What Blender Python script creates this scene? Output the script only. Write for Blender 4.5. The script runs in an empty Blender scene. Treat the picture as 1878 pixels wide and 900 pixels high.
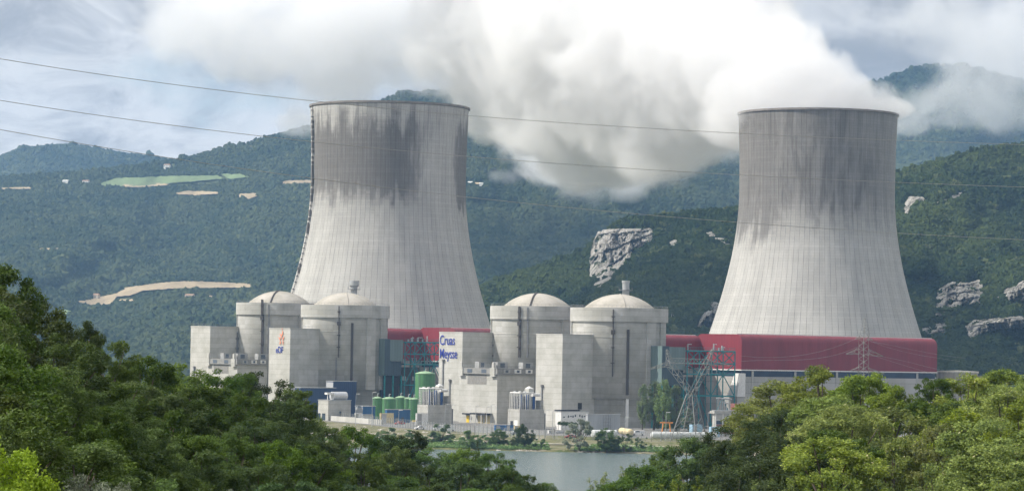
import bpy, math, random
import numpy as np
from mathutils import Vector, Matrix, noise as mn

C = bpy.context.scene
R = math.radians
# ---------------------------------------------------------------- camera
F_PX, CX, CY = 5600.0, 939.0, 450.0
PITCH, ROLL = math.atan(194.0 / F_PX), R(1.0)
CAM = Vector((0, 0, 32.0))
fw = Vector((0, math.cos(PITCH), math.sin(PITCH)))
up0 = Vector((0, -math.sin(PITCH), math.cos(PITCH)))
rt = Vector((1, 0, 0)) * math.cos(ROLL) + up0 * math.sin(ROLL)
up = -Vector((1, 0, 0)) * math.sin(ROLL) + up0 * math.cos(ROLL)
cd = bpy.data.cameras.new('camera')
cam = bpy.data.objects.new('camera', cd)
C.collection.objects.link(cam)
cam.matrix_world = Matrix(((rt.x, up.x, -fw.x, CAM.x), (rt.y, up.y, -fw.y, CAM.y), (rt.z, up.z, -fw.z, CAM.z), (0, 0, 0, 1)))
cd.sensor_width = 36
cd.lens = F_PX / 1878 * 36
cd.clip_start = 1
cd.clip_end = 60000
C.camera = cam
# ---------------------------------------------------------------- render settings
C.view_settings.view_transform = 'Standard'
C.view_settings.look = 'None'
C.view_settings.gamma = 1
C.view_settings.exposure = 0.2
C.render.engine = 'CYCLES'
cy = C.cycles
cy.max_bounces = 10
cy.diffuse_bounces = 3
cy.glossy_bounces = 2
cy.transmission_bounces = 3
cy.volume_bounces = 5
cy.volume_step_rate = 1.0
cy.volume_max_steps = 256
cy.use_denoising = True
cy.use_adaptive_sampling = True
cy.adaptive_threshold = 0.05
cy.sample_clamp_indirect = 6
C.render.use_persistent_data = False
# ---------------------------------------------------------------- sun and sky
SUN_AZ = R(-84)      # measured from the direction back to the camera, towards the left
SUN_EL = R(43)
sdir = Vector((math.sin(SUN_AZ) * math.cos(SUN_EL), -math.cos(SUN_AZ) * math.cos(SUN_EL), math.sin(SUN_EL)))
sl = bpy.data.lights.new('sun', 'SUN')
sl.energy = 4.9
sl.angle = R(0.5)
sl.color = (1.0, 0.945, 0.86)
so = bpy.data.objects.new('sun', sl)
so.rotation_euler = sdir.to_track_quat('Z', 'Y').to_euler()
C.collection.objects.link(so)

w = bpy.data.worlds.new('World')
C.world = w
w.use_nodes = True
wt = w.node_tree
wt.nodes.clear()


class NT:
    """tiny node helper"""
    def __init__(s, nt): s.nt = nt
    def n(s, typ, ins=None, **kw):
        nd = s.nt.nodes.new(typ)
        for k, v in kw.items(): setattr(nd, k, v)
        for k, v in (ins or {}).items():
            sock = nd.inputs[k]
            if hasattr(v, 'is_output') or isinstance(v, bpy.types.NodeSocket): s.nt.links.new(v, sock)
            else:
                if isinstance(v, (tuple, list)) and len(v) == 3 and sock.type == 'RGBA': v = (*v, 1)
                sock.default_value = v
        return nd
    def m(s, op, a, b=0.0, c=0.0, clamp=False):
        nd = s.n('ShaderNodeMath', {0: a, 1: b, 2: c}, operation=op); nd.use_clamp = clamp
        return nd.outputs[0]
    def mix(s, f, a, b, bt='MIX'):
        nd = s.nt.nodes.new('ShaderNodeMix'); nd.data_type = 'RGBA'; nd.blend_type = bt
        for i, v in ((0, f), (6, a), (7, b)):
            if isinstance(v, bpy.types.NodeSocket): s.nt.links.new(v, nd.inputs[i])
            else: nd.inputs[i].default_value = (*v, 1) if isinstance(v, (tuple, list)) and len(v) == 3 else v
        return nd.outputs[2]
    def noise(s, vec, scale, detail=4, rough=0.55, dist=0.0):
        return s.n('ShaderNodeTexNoise', {'Vector': vec, 'Scale': scale, 'Detail': detail, 'Roughness': rough, 'Distortion': dist}).outputs[0]
    def rng(s, v, a, b, c=0.0, d=1.0, smooth=True):
        nd = s.n('ShaderNodeMapRange', {'Value': v, 'From Min': a, 'From Max': b, 'To Min': c, 'To Max': d})
        nd.interpolation_type = 'SMOOTHSTEP' if smooth else 'LINEAR'
        return nd.outputs[0]
    def scale(s, v, sc, off=(0, 0, 0)):
        return s.n('ShaderNodeMapping', {'Vector': v, 'Scale': sc, 'Location': off}).outputs[0]
    def link(s, a, b): s.nt.links.new(a, b)


def sky_world():
    g = NT(wt)
    sky = g.n('ShaderNodeTexSky', sky_type='NISHITA')
    sky.sun_disc = False
    sky.sun_elevation = SUN_EL
    sky.sun_rotation = math.atan2(sdir.x, sdir.y)
    d = g.n('ShaderNodeTexCoord').outputs['Generated']
    sep = g.n('ShaderNodeSeparateXYZ', {0: d})
    # cloud decks, seen nearly edge on near the horizon: features are wider than tall
    v = g.scale(d, (1, 1, 1.9))
    big = g.noise(v, 7.0, 5, 0.55, 0.3)
    mid = g.noise(g.scale(d, (1, 1, 2.4), (3, 1, 2)), 17.0, 6, 0.58, 0.4)
    fine = g.noise(g.scale(d, (1, 1, 1.6), (7, 1, 5)), 48.0, 5, 0.6, 0.2)
    dens = g.m('ADD', g.m('MULTIPLY', big, 0.4), g.m('ADD', g.m('MULTIPLY', mid, 0.42), g.m('MULTIPLY', fine, 0.18)))
    # brightness of the cloud: greys to whites, lilac in the shaded bellies
    shade = g.rng(g.noise(g.scale(d, (1, 1, 2.0), (1.3, 4, 0.7)), 22.0, 8, 0.62, 0.5), 0.38, 0.62)
    ccol = g.mix(shade, (4.0, 4.05, 4.25), (7.9, 7.8, 7.7))
    # clouds overhead, towards the sun, are brighter
    upm = g.rng(sep.outputs[2], 0.12, 0.6, 1.0, SKYTOP)
    ccol = g.mix(1.0, ccol, g.n('ShaderNodeCombineXYZ', {0: upm, 1: upm, 2: upm}).outputs[0], 'MULTIPLY')
    blue = g.mix(0.9, sky.outputs[0], (5.8, 6.6, 6.8))
    cover = g.rng(dens, 0.34, 0.48)
    # heavier cover on the right of the valley
    xr = g.rng(sep.outputs[0], -0.06, 0.0)
    cover = g.m('MAXIMUM', cover, xr)
    dark = g.rng(sep.outputs[0], 0.02, 0.13, 1.0, 0.82)
    ccol = g.mix(1.0, ccol, g.n('ShaderNodeCombineXYZ', {0: dark, 1: dark, 2: dark}).outputs[0], 'MULTIPLY')
    col = g.mix(cover, blue, ccol)
    bg = g.n('ShaderNodeBackground', {'Color': col, 'Strength': 0.1})
    out = g.n('ShaderNodeOutputWorld')
    g.link(bg.outputs[0], out.inputs[0])


SKYTOP = 1.5
sky_world()

# ---------------------------------------------------------------- picture geometry -> places in the world
def at(px, py, d):
    """the point at depth d (metres ahead of the camera) seen at photo pixel px, py"""
    v = fw + rt * ((px - CX) / F_PX) + up * ((CY - py) / F_PX)
    return CAM + v * (d / v.y)


def at_z(px, py, z):
    v = fw + rt * ((px - CX) / F_PX) + up * ((CY - py) / F_PX)
    return CAM + v * ((z - CAM.z) / v.z)


def to_px(p):
    q = Vector(p) - CAM
    k = q.dot(fw)
    return CX + F_PX * q.dot(rt) / k, CY - F_PX * q.dot(up) / k


A = Vector((-0.64, 0.7684, 0)).normalized()      # along the row of reactors, away
B = Vector((-A.y * -1, -A.x, 0))                 # perpendicular, away from the river
B = Vector((0.7684, 0.64, 0)).normalized()
Z = Vector((0, 0, 1))

# ---------------------------------------------------------------- object helpers
ORG = {}


def link(o, parent=None):
    C.collection.objects.link(o)
    if parent is not None: o.parent = parent
    return o


def tag(o, label=None, cat=None, group=None, kind=None):
    if label: o['label'] = label
    if cat: o['category'] = cat
    if group: o['group'] = group
    if kind: o['kind'] = kind
    return o


def thing(name, loc, label, cat, group=None, rz=0.0):
    o = bpy.data.objects.new(name, None)
    o.location = loc
    o.rotation_euler.z = rz
    o.empty_display_size = 2
    link(o)
    ORG[o.name] = Vector(loc)
    return tag(o, label, cat, group)


def wloc(o):
    return ORG.get(o.name, Vector((0, 0, 0)))


class MB:
    """collects geometry given in world coordinates, builds ONE mesh object"""
    def __init__(s): s.v = []; s.f = []; s.sm = []; s.mi = []; s.cur = 0
    def add(s, vs, fs, smooth=False):
        o = len(s.v)
        s.v += [tuple(x) for x in vs]
        for f in fs:
            s.f.append(tuple(i + o for i in f)); s.sm.append(smooth); s.mi.append(s.cur)
        return s
    def box(s, o, ax, ay, az):
        """box from corner o with edge vectors"""
        o, ax, ay, az = Vector(o), Vector(ax), Vector(ay), Vector(az)
        vs = [o, o + ax, o + ax + ay, o + ay, o + az, o + ax + az, o + ax + ay + az, o + ay + az]
        fs = [(0, 3, 2, 1), (4, 5, 6, 7), (0, 1, 5, 4), (1, 2, 6, 5), (2, 3, 7, 6), (3, 0, 4, 7)]
        if ax.cross(ay).dot(az) < 0: fs = [f[::-1] for f in fs]
        return s.add(vs, fs)
    def cbox(s, c, ax, ay, az):
        c = Vector(c)
        return s.box(c - (Vector(ax) + Vector(ay) + Vector(az)) / 2, ax, ay, az)
    def tube(s, p, q, r, n=6, r2=None, cap=True, smooth=True):
        p, q = Vector(p), Vector(q)
        if r2 is None: r2 = r
        d = (q - p).normalized()
        x = d.orthogonal().normalized(); y = d.cross(x)
        vs = []
        for k in range(n):
            a = 2 * math.pi * k / n
            e = x * math.cos(a) + y * math.sin(a)
            vs += [p + e * r, q + e * r2]
        fs = [(2 * k, 2 * ((k + 1) % n), 2 * ((k + 1) % n) + 1, 2 * k + 1) for k in range(n)]
        s.add(vs, fs, smooth)
        if cap:
            s.add([p] + [vs[2 * k] for k in range(n)], [(0, (k + 1) % n + 1, k + 1) for k in range(n)])
            s.add([q] + [vs[2 * k + 1] for k in range(n)], [(0, k + 1, (k + 1) % n + 1) for k in range(n)])
        return s
    def lathe(s, c, prof, n=48, smooth=True, a0=0.0, a1=2 * math.pi):
        """prof: list of (radius, z)"""
        c = Vector(c); full = abs(a1 - a0 - 2 * math.pi) < 1e-6
        m = n if full else n + 1
        vs = []
        for r, z in prof:
            for k in range(m):
                a = a0 + (a1 - a0) * k / n
                vs.append(c + Vector((r * math.cos(a), r * math.sin(a), z)))
        fs = []
        for i in range(len(prof) - 1):
            for k in range(n):
                k2 = (k + 1) % m
                fs.append((i * m + k, i * m + k2, (i + 1) * m + k2, (i + 1) * m + k))
        return s.add(vs, fs, smooth)
    def build(s, name, mat=None, parent=None, mats=None):
        me = bpy.data.meshes.new(name)
        o = bpy.data.objects.new(name, me)
        link(o, parent)
        off = wloc(parent) if parent is not None else Vector((0, 0, 0))
        if parent is not None: ORG[o.name] = off
        vs = np.array(s.v, dtype=np.float64) - np.array(off)
        me.from_pydata(vs.tolist(), [], s.f)
        for m_ in (mats or [mat]):
            if m_ is not None: me.materials.append(m_)
        me.polygons.foreach_set('use_smooth', s.sm)
        if mats: me.polygons.foreach_set('material_index', s.mi)
        me.update()
        return o


def fast_mesh(name, verts, quads, mat, smooth=True, parent=None, tris=False):
    """numpy mesh"""
    me = bpy.data.meshes.new(name)
    k = 3 if tris else 4
    me.vertices.add(len(verts)); me.vertices.foreach_set('co', np.asarray(verts, dtype=np.float32).ravel())
    nf = len(quads)
    me.loops.add(nf * k); me.loops.foreach_set('vertex_index', np.asarray(quads, dtype=np.int32).ravel())
    me.polygons.add(nf); me.polygons.foreach_set('loop_start', np.arange(nf, dtype=np.int32) * k)
    me.polygons.foreach_set('use_smooth', np.full(nf, smooth))
    me.update(calc_edges=True)
    if mat is not None: me.materials.append(mat)
    if parent == 'mesh': return me
    o = bpy.data.objects.new(name, me)
    link(o, parent)
    return o


# ---------------------------------------------------------------- materials
MATS = {}


def mat(name, fn=None, **kw):
    if name in MATS: return MATS[name]
    m = bpy.data.materials.new(name); m.use_nodes = True
    m.node_tree.nodes.clear()
    g = NT(m.node_tree)
    out = g.n('ShaderNodeOutputMaterial')
    fn(g, out, **kw)
    MATS[name] = m
    return m


def _plain(g, out, col, rough=0.7, metal=0.0, var=0.12, scale=1.2, spec=0.3, streak=0.0):
    tc = g.n('ShaderNodeTexCoord').outputs['Object']
    nz = g.noise(tc, scale, 5, 0.6)
    k = g.rng(nz, 0.3, 0.7, 1 - var, 1 + var * 0.6, False)
    if streak:
        st = g.noise(g.scale(tc, (1.3, 1.3, 0.07)), 1.0, 5, 0.65)
        k = g.m('MULTIPLY', k, g.rng(st, 0.35, 0.6, 1 - streak, 1.05))
    c = g.mix(1.0, col, g.n('ShaderNodeCombineXYZ', {0: k, 1: k, 2: k}).outputs[0], 'MULTIPLY')
    b = g.n('ShaderNodeBsdfPrincipled', {'Base Color': c, 'Roughness': rough, 'Metallic': metal, 'Specular IOR Level': spec})
    g.link(b.outputs[0], out.inputs[0])


def plain(name, col, **kw): return mat(name, _plain, col=col, **kw)


def _concrete(g, out, col=(0.46, 0.45, 0.42), lift=2.4, panel=5.5, stain=0.5, bump=0.25):
    tc = g.n('ShaderNodeTexCoord').outputs['Object']
    sep = g.n('ShaderNodeSeparateXYZ', {0: tc})
    x, y, z = sep.outputs
    # formwork lifts (horizontal) with slightly different tone per lift and bay
    zz = g.m('DIVIDE', z, lift)
    fz = g.m('FRACT', zz); iz = g.m('FLOOR', zz)
    a = g.m('DIVIDE', g.m('ADD', g.m('MULTIPLY', x, A.x), g.m('MULTIPLY', y, A.y)), panel)
    b = g.m('DIVIDE', g.m('ADD', g.m('MULTIPLY', x, B.x), g.m('MULTIPLY', y, B.y)), panel)
    ia, ib = g.m('FLOOR', a), g.m('FLOOR', b)
    wn = g.n('ShaderNodeTexWhiteNoise', {'Vector': g.n('ShaderNodeCombineXYZ', {0: ia, 1: ib, 2: iz}).outputs[0]}).outputs[0]
    tone = g.rng(wn, 0, 1, 0.88, 1.05, False)
    line = g.m('MAXIMUM', g.rng(g.m('ABSOLUTE', g.m('SUBTRACT', fz, 0.5)), 0.44, 0.49), 0.0)
    patchy = g.rng(g.noise(tc, 0.09, 5, 0.6), 0.35, 0.65, 0.86, 1.06)
    st = g.noise(g.scale(tc, (0.8, 0.8, 0.045)), 1.0, 6, 0.7)
    streak = g.rng(st, 0.28, 0.5, 1 - 0.25 * stain, 1.0)
    blot = g.rng(g.noise(tc, 0.35, 6, 0.7), 0.28, 0.5, 1 - 0.25 * stain, 1.0)
    k = g.m('MULTIPLY', g.m('MULTIPLY', tone, patchy), g.m('MULTIPLY', streak, blot))
    k = g.m('MULTIPLY', k, g.m('SUBTRACT', 1.0, g.m('MULTIPLY', line, 0.2)))
    c = g.mix(1.0, col, g.n('ShaderNodeCombineXYZ', {0: k, 1: k, 2: g.m('POWER', k, 1.15)}).outputs[0], 'MULTIPLY')
    bp = g.n('ShaderNodeBump', {'Strength': bump, 'Distance': 0.3, 'Height': g.noise(tc, 1.5, 6, 0.65)}).outputs[0]
    bs = g.n('ShaderNodeBsdfPrincipled', {'Base Color': c, 'Roughness': 0.85, 'Normal': bp, 'Specular IOR Level': 0.2})
    g.link(bs.outputs[0], out.inputs[0])


def concrete(name, **kw): return mat(name, _concrete, **kw)


def _tower(g, out, which=0):
    """cooling tower shell: light formwork rings, meridian ribs, soot-dark wet stain, on the right tower mixed with painted cloud shadow"""
    tc = g.n('ShaderNodeTexCoord').outputs['Object']
    sep = g.n('ShaderNodeSeparateXYZ', {0: tc})
    x, y, z = sep.outputs
    th = g.m('ARCTAN2', x, g.m('MULTIPLY', y, -1.0))      # 0 faces the camera side, negative = left
    NR = 104
    ft = g.m('ABSOLUTE', g.m('SUBTRACT', g.m('FRACT', g.m('MULTIPLY', th, NR / (2 * math.pi))), 0.5))
    zn = g.noise(g.scale(tc, (0.3, 0.3, 0.06)), 1.0, 4, 0.6)
    rib = g.m('MULTIPLY', g.rng(ft, 0.455, 0.495), g.rng(zn, 0.35, 0.6, 0.45, 1.0))
    fz = g.m('ABSOLUTE', g.m('SUBTRACT', g.m('FRACT', g.m('DIVIDE', z, 1.45)), 0.5))
    ring = g.rng(fz, 0.36, 0.5)
    # each lift has its own tone
    cell = g.n('ShaderNodeCombineXYZ', {0: g.m('FLOOR', g.m('MULTIPLY', th, NR / (4 * math.pi))), 1: g.m('FLOOR', g.m('DIVIDE', z, 1.45)), 2: 0.0}).outputs[0]
    wn = g.n('ShaderNodeTexWhiteNoise', {'Vector': cell}, noise_dimensions='3D').outputs[0]
    lift = g.n('ShaderNodeTexWhiteNoise', {'Vector': g.n('ShaderNodeCombineXYZ', {0: 0.0, 1: g.m('FLOOR', g.m('DIVIDE', z, 1.45)), 2: 3.0}).outputs[0]}).outputs[0]
    tone = g.m('MULTIPLY', g.rng(wn, 0, 1, 0.965, 1.02, False), g.rng(lift, 0, 1, 0.95, 1.03, False))
    # vertical streak texture in (theta, z)
    pol = g.n('ShaderNodeCombineXYZ', {0: g.m('MULTIPLY', th, 44.0), 1: g.m('MULTIPLY', z, 0.03), 2: 0.0}).outputs[0]
    s1 = g.noise(pol, 1.0, 6, 0.65)
    polc = g.n('ShaderNodeCombineXYZ', {0: g.m('MULTIPLY', th, 9.0), 1: g.m('MULTIPLY', z, 0.035), 2: 5.0}).outputs[0]
    s2 = g.noise(polc, 1.0, 5, 0.6, 0.4)
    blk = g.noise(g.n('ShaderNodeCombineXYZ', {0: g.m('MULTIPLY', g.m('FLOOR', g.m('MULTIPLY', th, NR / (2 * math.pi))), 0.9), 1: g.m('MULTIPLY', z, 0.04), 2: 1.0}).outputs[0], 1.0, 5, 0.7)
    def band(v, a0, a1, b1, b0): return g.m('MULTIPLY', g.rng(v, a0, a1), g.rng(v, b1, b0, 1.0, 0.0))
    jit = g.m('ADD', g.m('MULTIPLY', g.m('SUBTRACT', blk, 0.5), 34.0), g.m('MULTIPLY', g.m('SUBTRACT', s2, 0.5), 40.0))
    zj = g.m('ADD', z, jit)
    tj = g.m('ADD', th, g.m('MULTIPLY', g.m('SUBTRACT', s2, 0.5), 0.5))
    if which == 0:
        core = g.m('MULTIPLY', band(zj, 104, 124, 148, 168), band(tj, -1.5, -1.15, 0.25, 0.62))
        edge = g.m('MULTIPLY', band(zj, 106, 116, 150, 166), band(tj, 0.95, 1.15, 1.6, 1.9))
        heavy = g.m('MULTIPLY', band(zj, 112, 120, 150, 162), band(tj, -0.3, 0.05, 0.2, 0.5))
        dirt_shade = g.m('MAXIMUM', g.m('MULTIPLY', core, 0.8), g.m('MAXIMUM', g.m('MULTIPLY', heavy, 0.82), g.m('MULTIPLY', edge, 0.75)))
    else:  # right tower: cloud shadow painted into the shell colour along with wet stain
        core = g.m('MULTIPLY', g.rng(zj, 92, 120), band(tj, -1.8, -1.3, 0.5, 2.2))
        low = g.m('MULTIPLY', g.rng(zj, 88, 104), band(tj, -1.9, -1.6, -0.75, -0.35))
        dirt_shade = g.m('MAXIMUM', g.m('MULTIPLY', core, g.rng(s2, 0.35, 0.65, 0.5, 0.85)), g.m('MULTIPLY', low, 0.72))
    dirt_shade = g.m('MULTIPLY', dirt_shade, g.rng(s1, 0.3, 0.6, 0.85, 1.0))
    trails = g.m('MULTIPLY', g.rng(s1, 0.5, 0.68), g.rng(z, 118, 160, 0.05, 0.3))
    dirt_shade = g.m('MAXIMUM', dirt_shade, trails)
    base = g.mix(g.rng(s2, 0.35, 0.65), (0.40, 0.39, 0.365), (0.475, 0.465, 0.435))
    c = g.mix(dirt_shade, base, (0.095, 0.086, 0.078))
    k = g.m('MULTIPLY', tone, g.m('MULTIPLY', g.m('SUBTRACT', 1.0, g.m('MULTIPLY', rib, 0.68)), g.m('SUBTRACT', 1.0, g.m('MULTIPLY', ring, 0.12))))
    c = g.mix(1.0, c, g.n('ShaderNodeCombineXYZ', {0: k, 1: k, 2: k}).outputs[0], 'MULTIPLY')
    h = g.m('SUBTRACT', g.m('MULTIPLY', rib, 1.0), g.m('MULTIPLY', ring, 0.12))
    bp = g.n('ShaderNodeBump', {'Strength': 0.35, 'Distance': 0.35, 'Height': h}).outputs[0]
    bs = g.n('ShaderNodeBsdfPrincipled', {'Base Color': c, 'Roughness': 0.9, 'Normal': bp, 'Specular IOR Level': 0.15})
    g.link(bs.outputs[0], out.inputs[0])


def fbm(x, y, z=0.0, o=4, sc=1.0):
    s = 0; a = 0.5; f = sc
    for _ in range(o):
        s += a * mn.noise((x * f, y * f, z + f * 0.37)); a *= 0.5; f *= 2.03
    return s


def interp(pts, x):
    return float(np.interp(x, [p[0] for p in pts], [p[1] for p in pts]))


def in_poly(px, py, poly):
    c = False; n = len(poly); j = n - 1
    for i in range(n):
        xi, yi = poly[i]; xj, yj = poly[j]
        if (yi > py) != (yj > py) and px < (xj - xi) * (py - yi) / (yj - yi) + xi: c = not c
        j = i
    return c
# ================================================================= SETTING
def horizon(px): return 644 + (px - CX) * math.tan(ROLL)


def _hill(g, out, soil=(0.16, 0.15, 0.10), base=(0.035, 0.055, 0.02)):
    tc = g.n('ShaderNodeTexCoord').outputs['Object']
    n1 = g.noise(tc, 0.012, 5, 0.6); n2 = g.noise(tc, 0.08, 4, 0.6)
    c = g.mix(g.rng(n1, 0.4, 0.6), base, (0.06, 0.075, 0.03))
    c = g.mix(g.rng(n2, 0.55, 0.7), c, soil)
    b = g.n('ShaderNodeBsdfPrincipled', {'Base Color': c, 'Roughness': 0.95, 'Specular IOR Level': 0.1})
    g.link(b.outputs[0], out.inputs[0])


def _field(g, out, col):
    tc = g.n('ShaderNodeTexCoord').outputs['Object']
    n1 = g.noise(g.scale(tc, (1, 0.3, 1)), 0.03, 5, 0.65)
    n2 = g.noise(tc, 0.25, 4, 0.6)
    k = g.m('MULTIPLY', g.rng(n1, 0.3, 0.7, 0.75, 1.15), g.rng(n2, 0.35, 0.6, 0.85, 1.05))
    c = g.mix(1.0, col, g.n('ShaderNodeCombineXYZ', {0: k, 1: k, 2: k}).outputs[0], 'MULTIPLY')
    b = g.n('ShaderNodeBsdfPrincipled', {'Base Color': c, 'Roughness': 0.95, 'Specular IOR Level': 0.1})
    g.link(b.outputs[0], out.inputs[0])


m_hill = mat('hillside', _hill)
m_field = mat('dry field', _field, col=(0.36, 0.29, 0.19))
m_meadow = mat('green field', _field, col=(0.15, 0.20, 0.10))


class Hill:
    """terrain sheet: columns follow the view fan, rows climb from the valley floor to the crest"""
    def __init__(s, ridge, d0, d1, y0, seed, x0, x1, gul=1.0, power=1.0, dvar=0.0):
        s.ridge, s.d0, s.d1, s.y0, s.seed, s.x0, s.x1, s.gul, s.power, s.dvar = ridge, d0, d1, y0, seed, x0, x1, gul, power, dvar
    def pt(s, px, v):
        yr = interp(s.ridge, px) + 2.5 * fbm(px * 0.02, s.seed, 0, 3)
        d = s.d0 + (s.d1 - s.d0) * v ** s.power
        amp = s.gul * math.sin(math.pi * min(1, max(0, v)) * 0.93)
        py = s.y0 + (yr - s.y0) * v
        d += amp * (s.d1 - s.d0) * 0.5 * fbm(px * 0.0035 + s.seed, v * 2.4, s.seed, 4)
        return at(px, py, d)
    def find(s, px, py):
        yr = interp(s.ridge, px)
        return (py - s.y0) / (yr - s.y0)
    def on(s, px, py): return s.pt(px, s.find(px, py))
    def mesh(s, name, nx, nv, label, m=None):
        vs = []
        for j in range(nv + 1):
            for i in range(nx + 1):
                vs.append(s.pt(s.x0 + (s.x1 - s.x0) * i / nx, j / nv))
        # slope going down behind the crest
        last = vs[-(nx + 1):]
        for k, (dd, dz) in enumerate(((60, -10), (400, -180), (1200, -900))):
            for p in last:
                vs.append(Vector((p.x * (1 + dd / 4000), p.y + dd, max(-8.0, p.z + dz))))
        q = []
        n = nx + 1
        for j in range(nv + 3):
            for i in range(nx):
                q.append((j * n + i, j * n + i + 1, (j + 1) * n + i + 1, (j + 1) * n + i))
        o = fast_mesh(name, vs, q, m or m_hill)
        return tag(o, label, kind='structure')


H_near = Hill([(500, 660), (700, 610), (860, 545), (880, 532), (960, 500), (1020, 484), (1078, 462), (1092, 437), (1150, 402), (1200, 398), (1280, 392), (1350, 386), (1450, 372), (1550, 348), (1645, 322), (1700, 308), (1780, 284), (1878, 268), (2100, 236), (2400, 215)],
              1950, 2650, 742, 3.1, 480, 2350, gul=0.8)
H_mid = Hill([(-500, 352), (-200, 335), (0, 326), (100, 320), (200, 312), (300, 297), (350, 288), (400, 275), (460, 261), (520, 247), (600, 225), (680, 195), (740, 169), (840, 170), (900, 176), (960, 205), (1100, 230), (1300, 262), (1400, 280), (1650, 300), (2000, 330), (2400, 350)],
             2750, 5300, 712, 7.7, -480, 2350, gul=0.62)
H_far = Hill([(-700, 350), (-300, 330), (0, 291), (40, 277), (85, 271), (140, 273), (200, 281), (260, 290), (300, 296), (380, 330), (500, 400)],
             6000, 7600, 560, 12.2, -650, 500, gul=0.3)
H_right = Hill([(1300, 330), (1450, 250), (1520, 205), (1592, 160), (1640, 141), (1700, 123), (1750, 120), (1800, 128), (1878, 152), (2000, 190), (2300, 250)],
               5200, 6400, 520, 17.4, 1300, 2350, gul=0.45)
H_near.mesh('near_hill', 220, 70, 'wooded limestone hill rising behind the power plant')
H_mid.mesh('valley_hillside', 260, 90, 'long wooded mountainside with a plateau of fields, behind both towers')
H_far.mesh('distant_hill', 100, 30, 'low blue wooded hill on the skyline')
H_right.mesh('distant_mountain', 100, 40, 'high blue mountain partly hidden in drifting cloud')

# fields lying on the mountainside: thin sheets following the ground
FIELDS = [
    ('dry', [(140, 556), (215, 541), (230, 530), (300, 521), (352, 519), (462, 523), (464, 530), (400, 531), (330, 532), (262, 536), (240, 545), (214, 547), (205, 560), (175, 564)], 'long pale stubble field on the lower shelf of the hillside'),
    ('meadow', [(180, 340), (215, 329), (300, 326), (400, 325), (410, 331), (330, 338), (260, 343), (195, 345)], 'pale green meadow on the plateau below the wooded crest'),
    ('meadow', [(403, 322), (440, 321), (458, 327), (420, 331)], 'small green meadow beside the larger plateau meadow'),
    ('dry', [(225, 341), (300, 338), (310, 342), (270, 346), (225, 345)], 'narrow bare strip of soil along the plateau meadow'),
    ('dry', [(318, 358), (345, 353), (400, 355), (402, 358), (365, 361), (330, 360)], 'thin pale field in a forest clearing above the slope'),
    ('dry', [(437, 358), (470, 357), (473, 362), (455, 368), (440, 366)], 'small square ploughed field at the edge of the clearing'),
    ('dry', [(512, 338), (530, 334), (575, 333), (590, 337), (520, 341)], 'pale field by the edge of the concrete tower'),
    ('meadow', [(95, 573), (140, 569), (118, 582), (98, 585)], 'small green meadow just above the big dark trees'),
    ('dry', [(0, 347), (55, 345), (60, 348), (5, 350)], 'thin strip of bare ground along the plateau edge'),
    ('dry', [(370, 547), (392, 545), (398, 549), (380, 551)], 'small bare clearing in the wood under the long field'),
    ('dry', [(215, 553), (248, 551), (250, 554), (228, 557)], 'tiny bare clearing beside the farmhouse wood'),
    ('dry', [(70, 458), (110, 458), (108, 461), (75, 461)], 'short pale scar halfway up the wooded slope'),
    ('dry', [(1050, 338), (1130, 336), (1140, 342), (1060, 345)], 'pale scrubby clearing under the steam between the towers'),
    ('dry', [(870, 338), (884, 337), (886, 340), (872, 341)], 'tiny pale clearing right beside the striped tower rim'),
]
for kind, poly, lab in FIELDS:
    xs = [p[0] for p in poly]; ys = [p[1] for p in poly]
    n = max(4, int((max(xs) - min(xs)) / 3))
    cols = []
    x0, x1 = min(xs) + 0.5, max(xs) - 0.5
    for i in range(n + 1):
        px = x0 + (x1 - x0) * i / n
        cr = []
        for a_, b_ in zip(poly, poly[1:] + poly[:1]):
            if (a_[0] > px) != (b_[0] > px): cr.append(a_[1] + (px - a_[0]) / (b_[0] - a_[0]) * (b_[1] - a_[1]))
        if len(cr) < 2: continue
        jt = 1.2 * mn.noise((px * 0.15, ys[0], 1)); jb = 1.2 * mn.noise((px * 0.15, ys[0], 5))
        cols.append((px, min(cr) + jt, max(cr) + jb))
    vs = []; q = []
    M = 6
    for px, ya, yb in cols:
        for k in range(M + 1):
            p = H_mid.on(px, yb + (ya - yb) * k / M)
            vs.append(p + Vector((0, -3, 2.5)))
    for i in range(len(cols) - 1):
        for k in range(M):
            a_ = i * (M + 1) + k
            q.append((a_, a_ + M + 1, a_ + M + 2, a_ + 1))
    o = fast_mesh('field', vs, q, m_field if kind == 'dry' else m_meadow)
    tag(o, lab, kind='structure')

# ---------------------------------------------------------------- limestone cliffs
def _rock(g, out):
    tc = g.n('ShaderNodeTexCoord').outputs['Object']
    st = g.noise(g.scale(tc, (0.12, 0.12, 0.035)), 1.0, 8, 0.7, 0.5)
    n2 = g.noise(tc, 0.25, 6, 0.7)
    c = g.mix(g.rng(st, 0.36, 0.6), (0.20, 0.19, 0.17), (0.62, 0.59, 0.54))
    c = g.mix(g.rng(n2, 0.58, 0.72), c, (0.42, 0.31, 0.22))
    veg = g.noise(tc, 0.07, 6, 0.7)
    c = g.mix(g.rng(veg, 0.56, 0.62), c, (0.05, 0.07, 0.03))
    h = g.m('ADD', g.m('MULTIPLY', st, 6.0), g.m('MULTIPLY', n2, 2.5))
    bp = g.n('ShaderNodeBump', {'Strength': 1.0, 'Distance': 1.5, 'Height': h}).outputs[0]
    b = g.n('ShaderNodeBsdfPrincipled', {'Base Color': c, 'Roughness': 0.95, 'Normal': bp, 'Specular IOR Level': 0.1})
    g.link(b.outputs[0], out.inputs[0])


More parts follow.
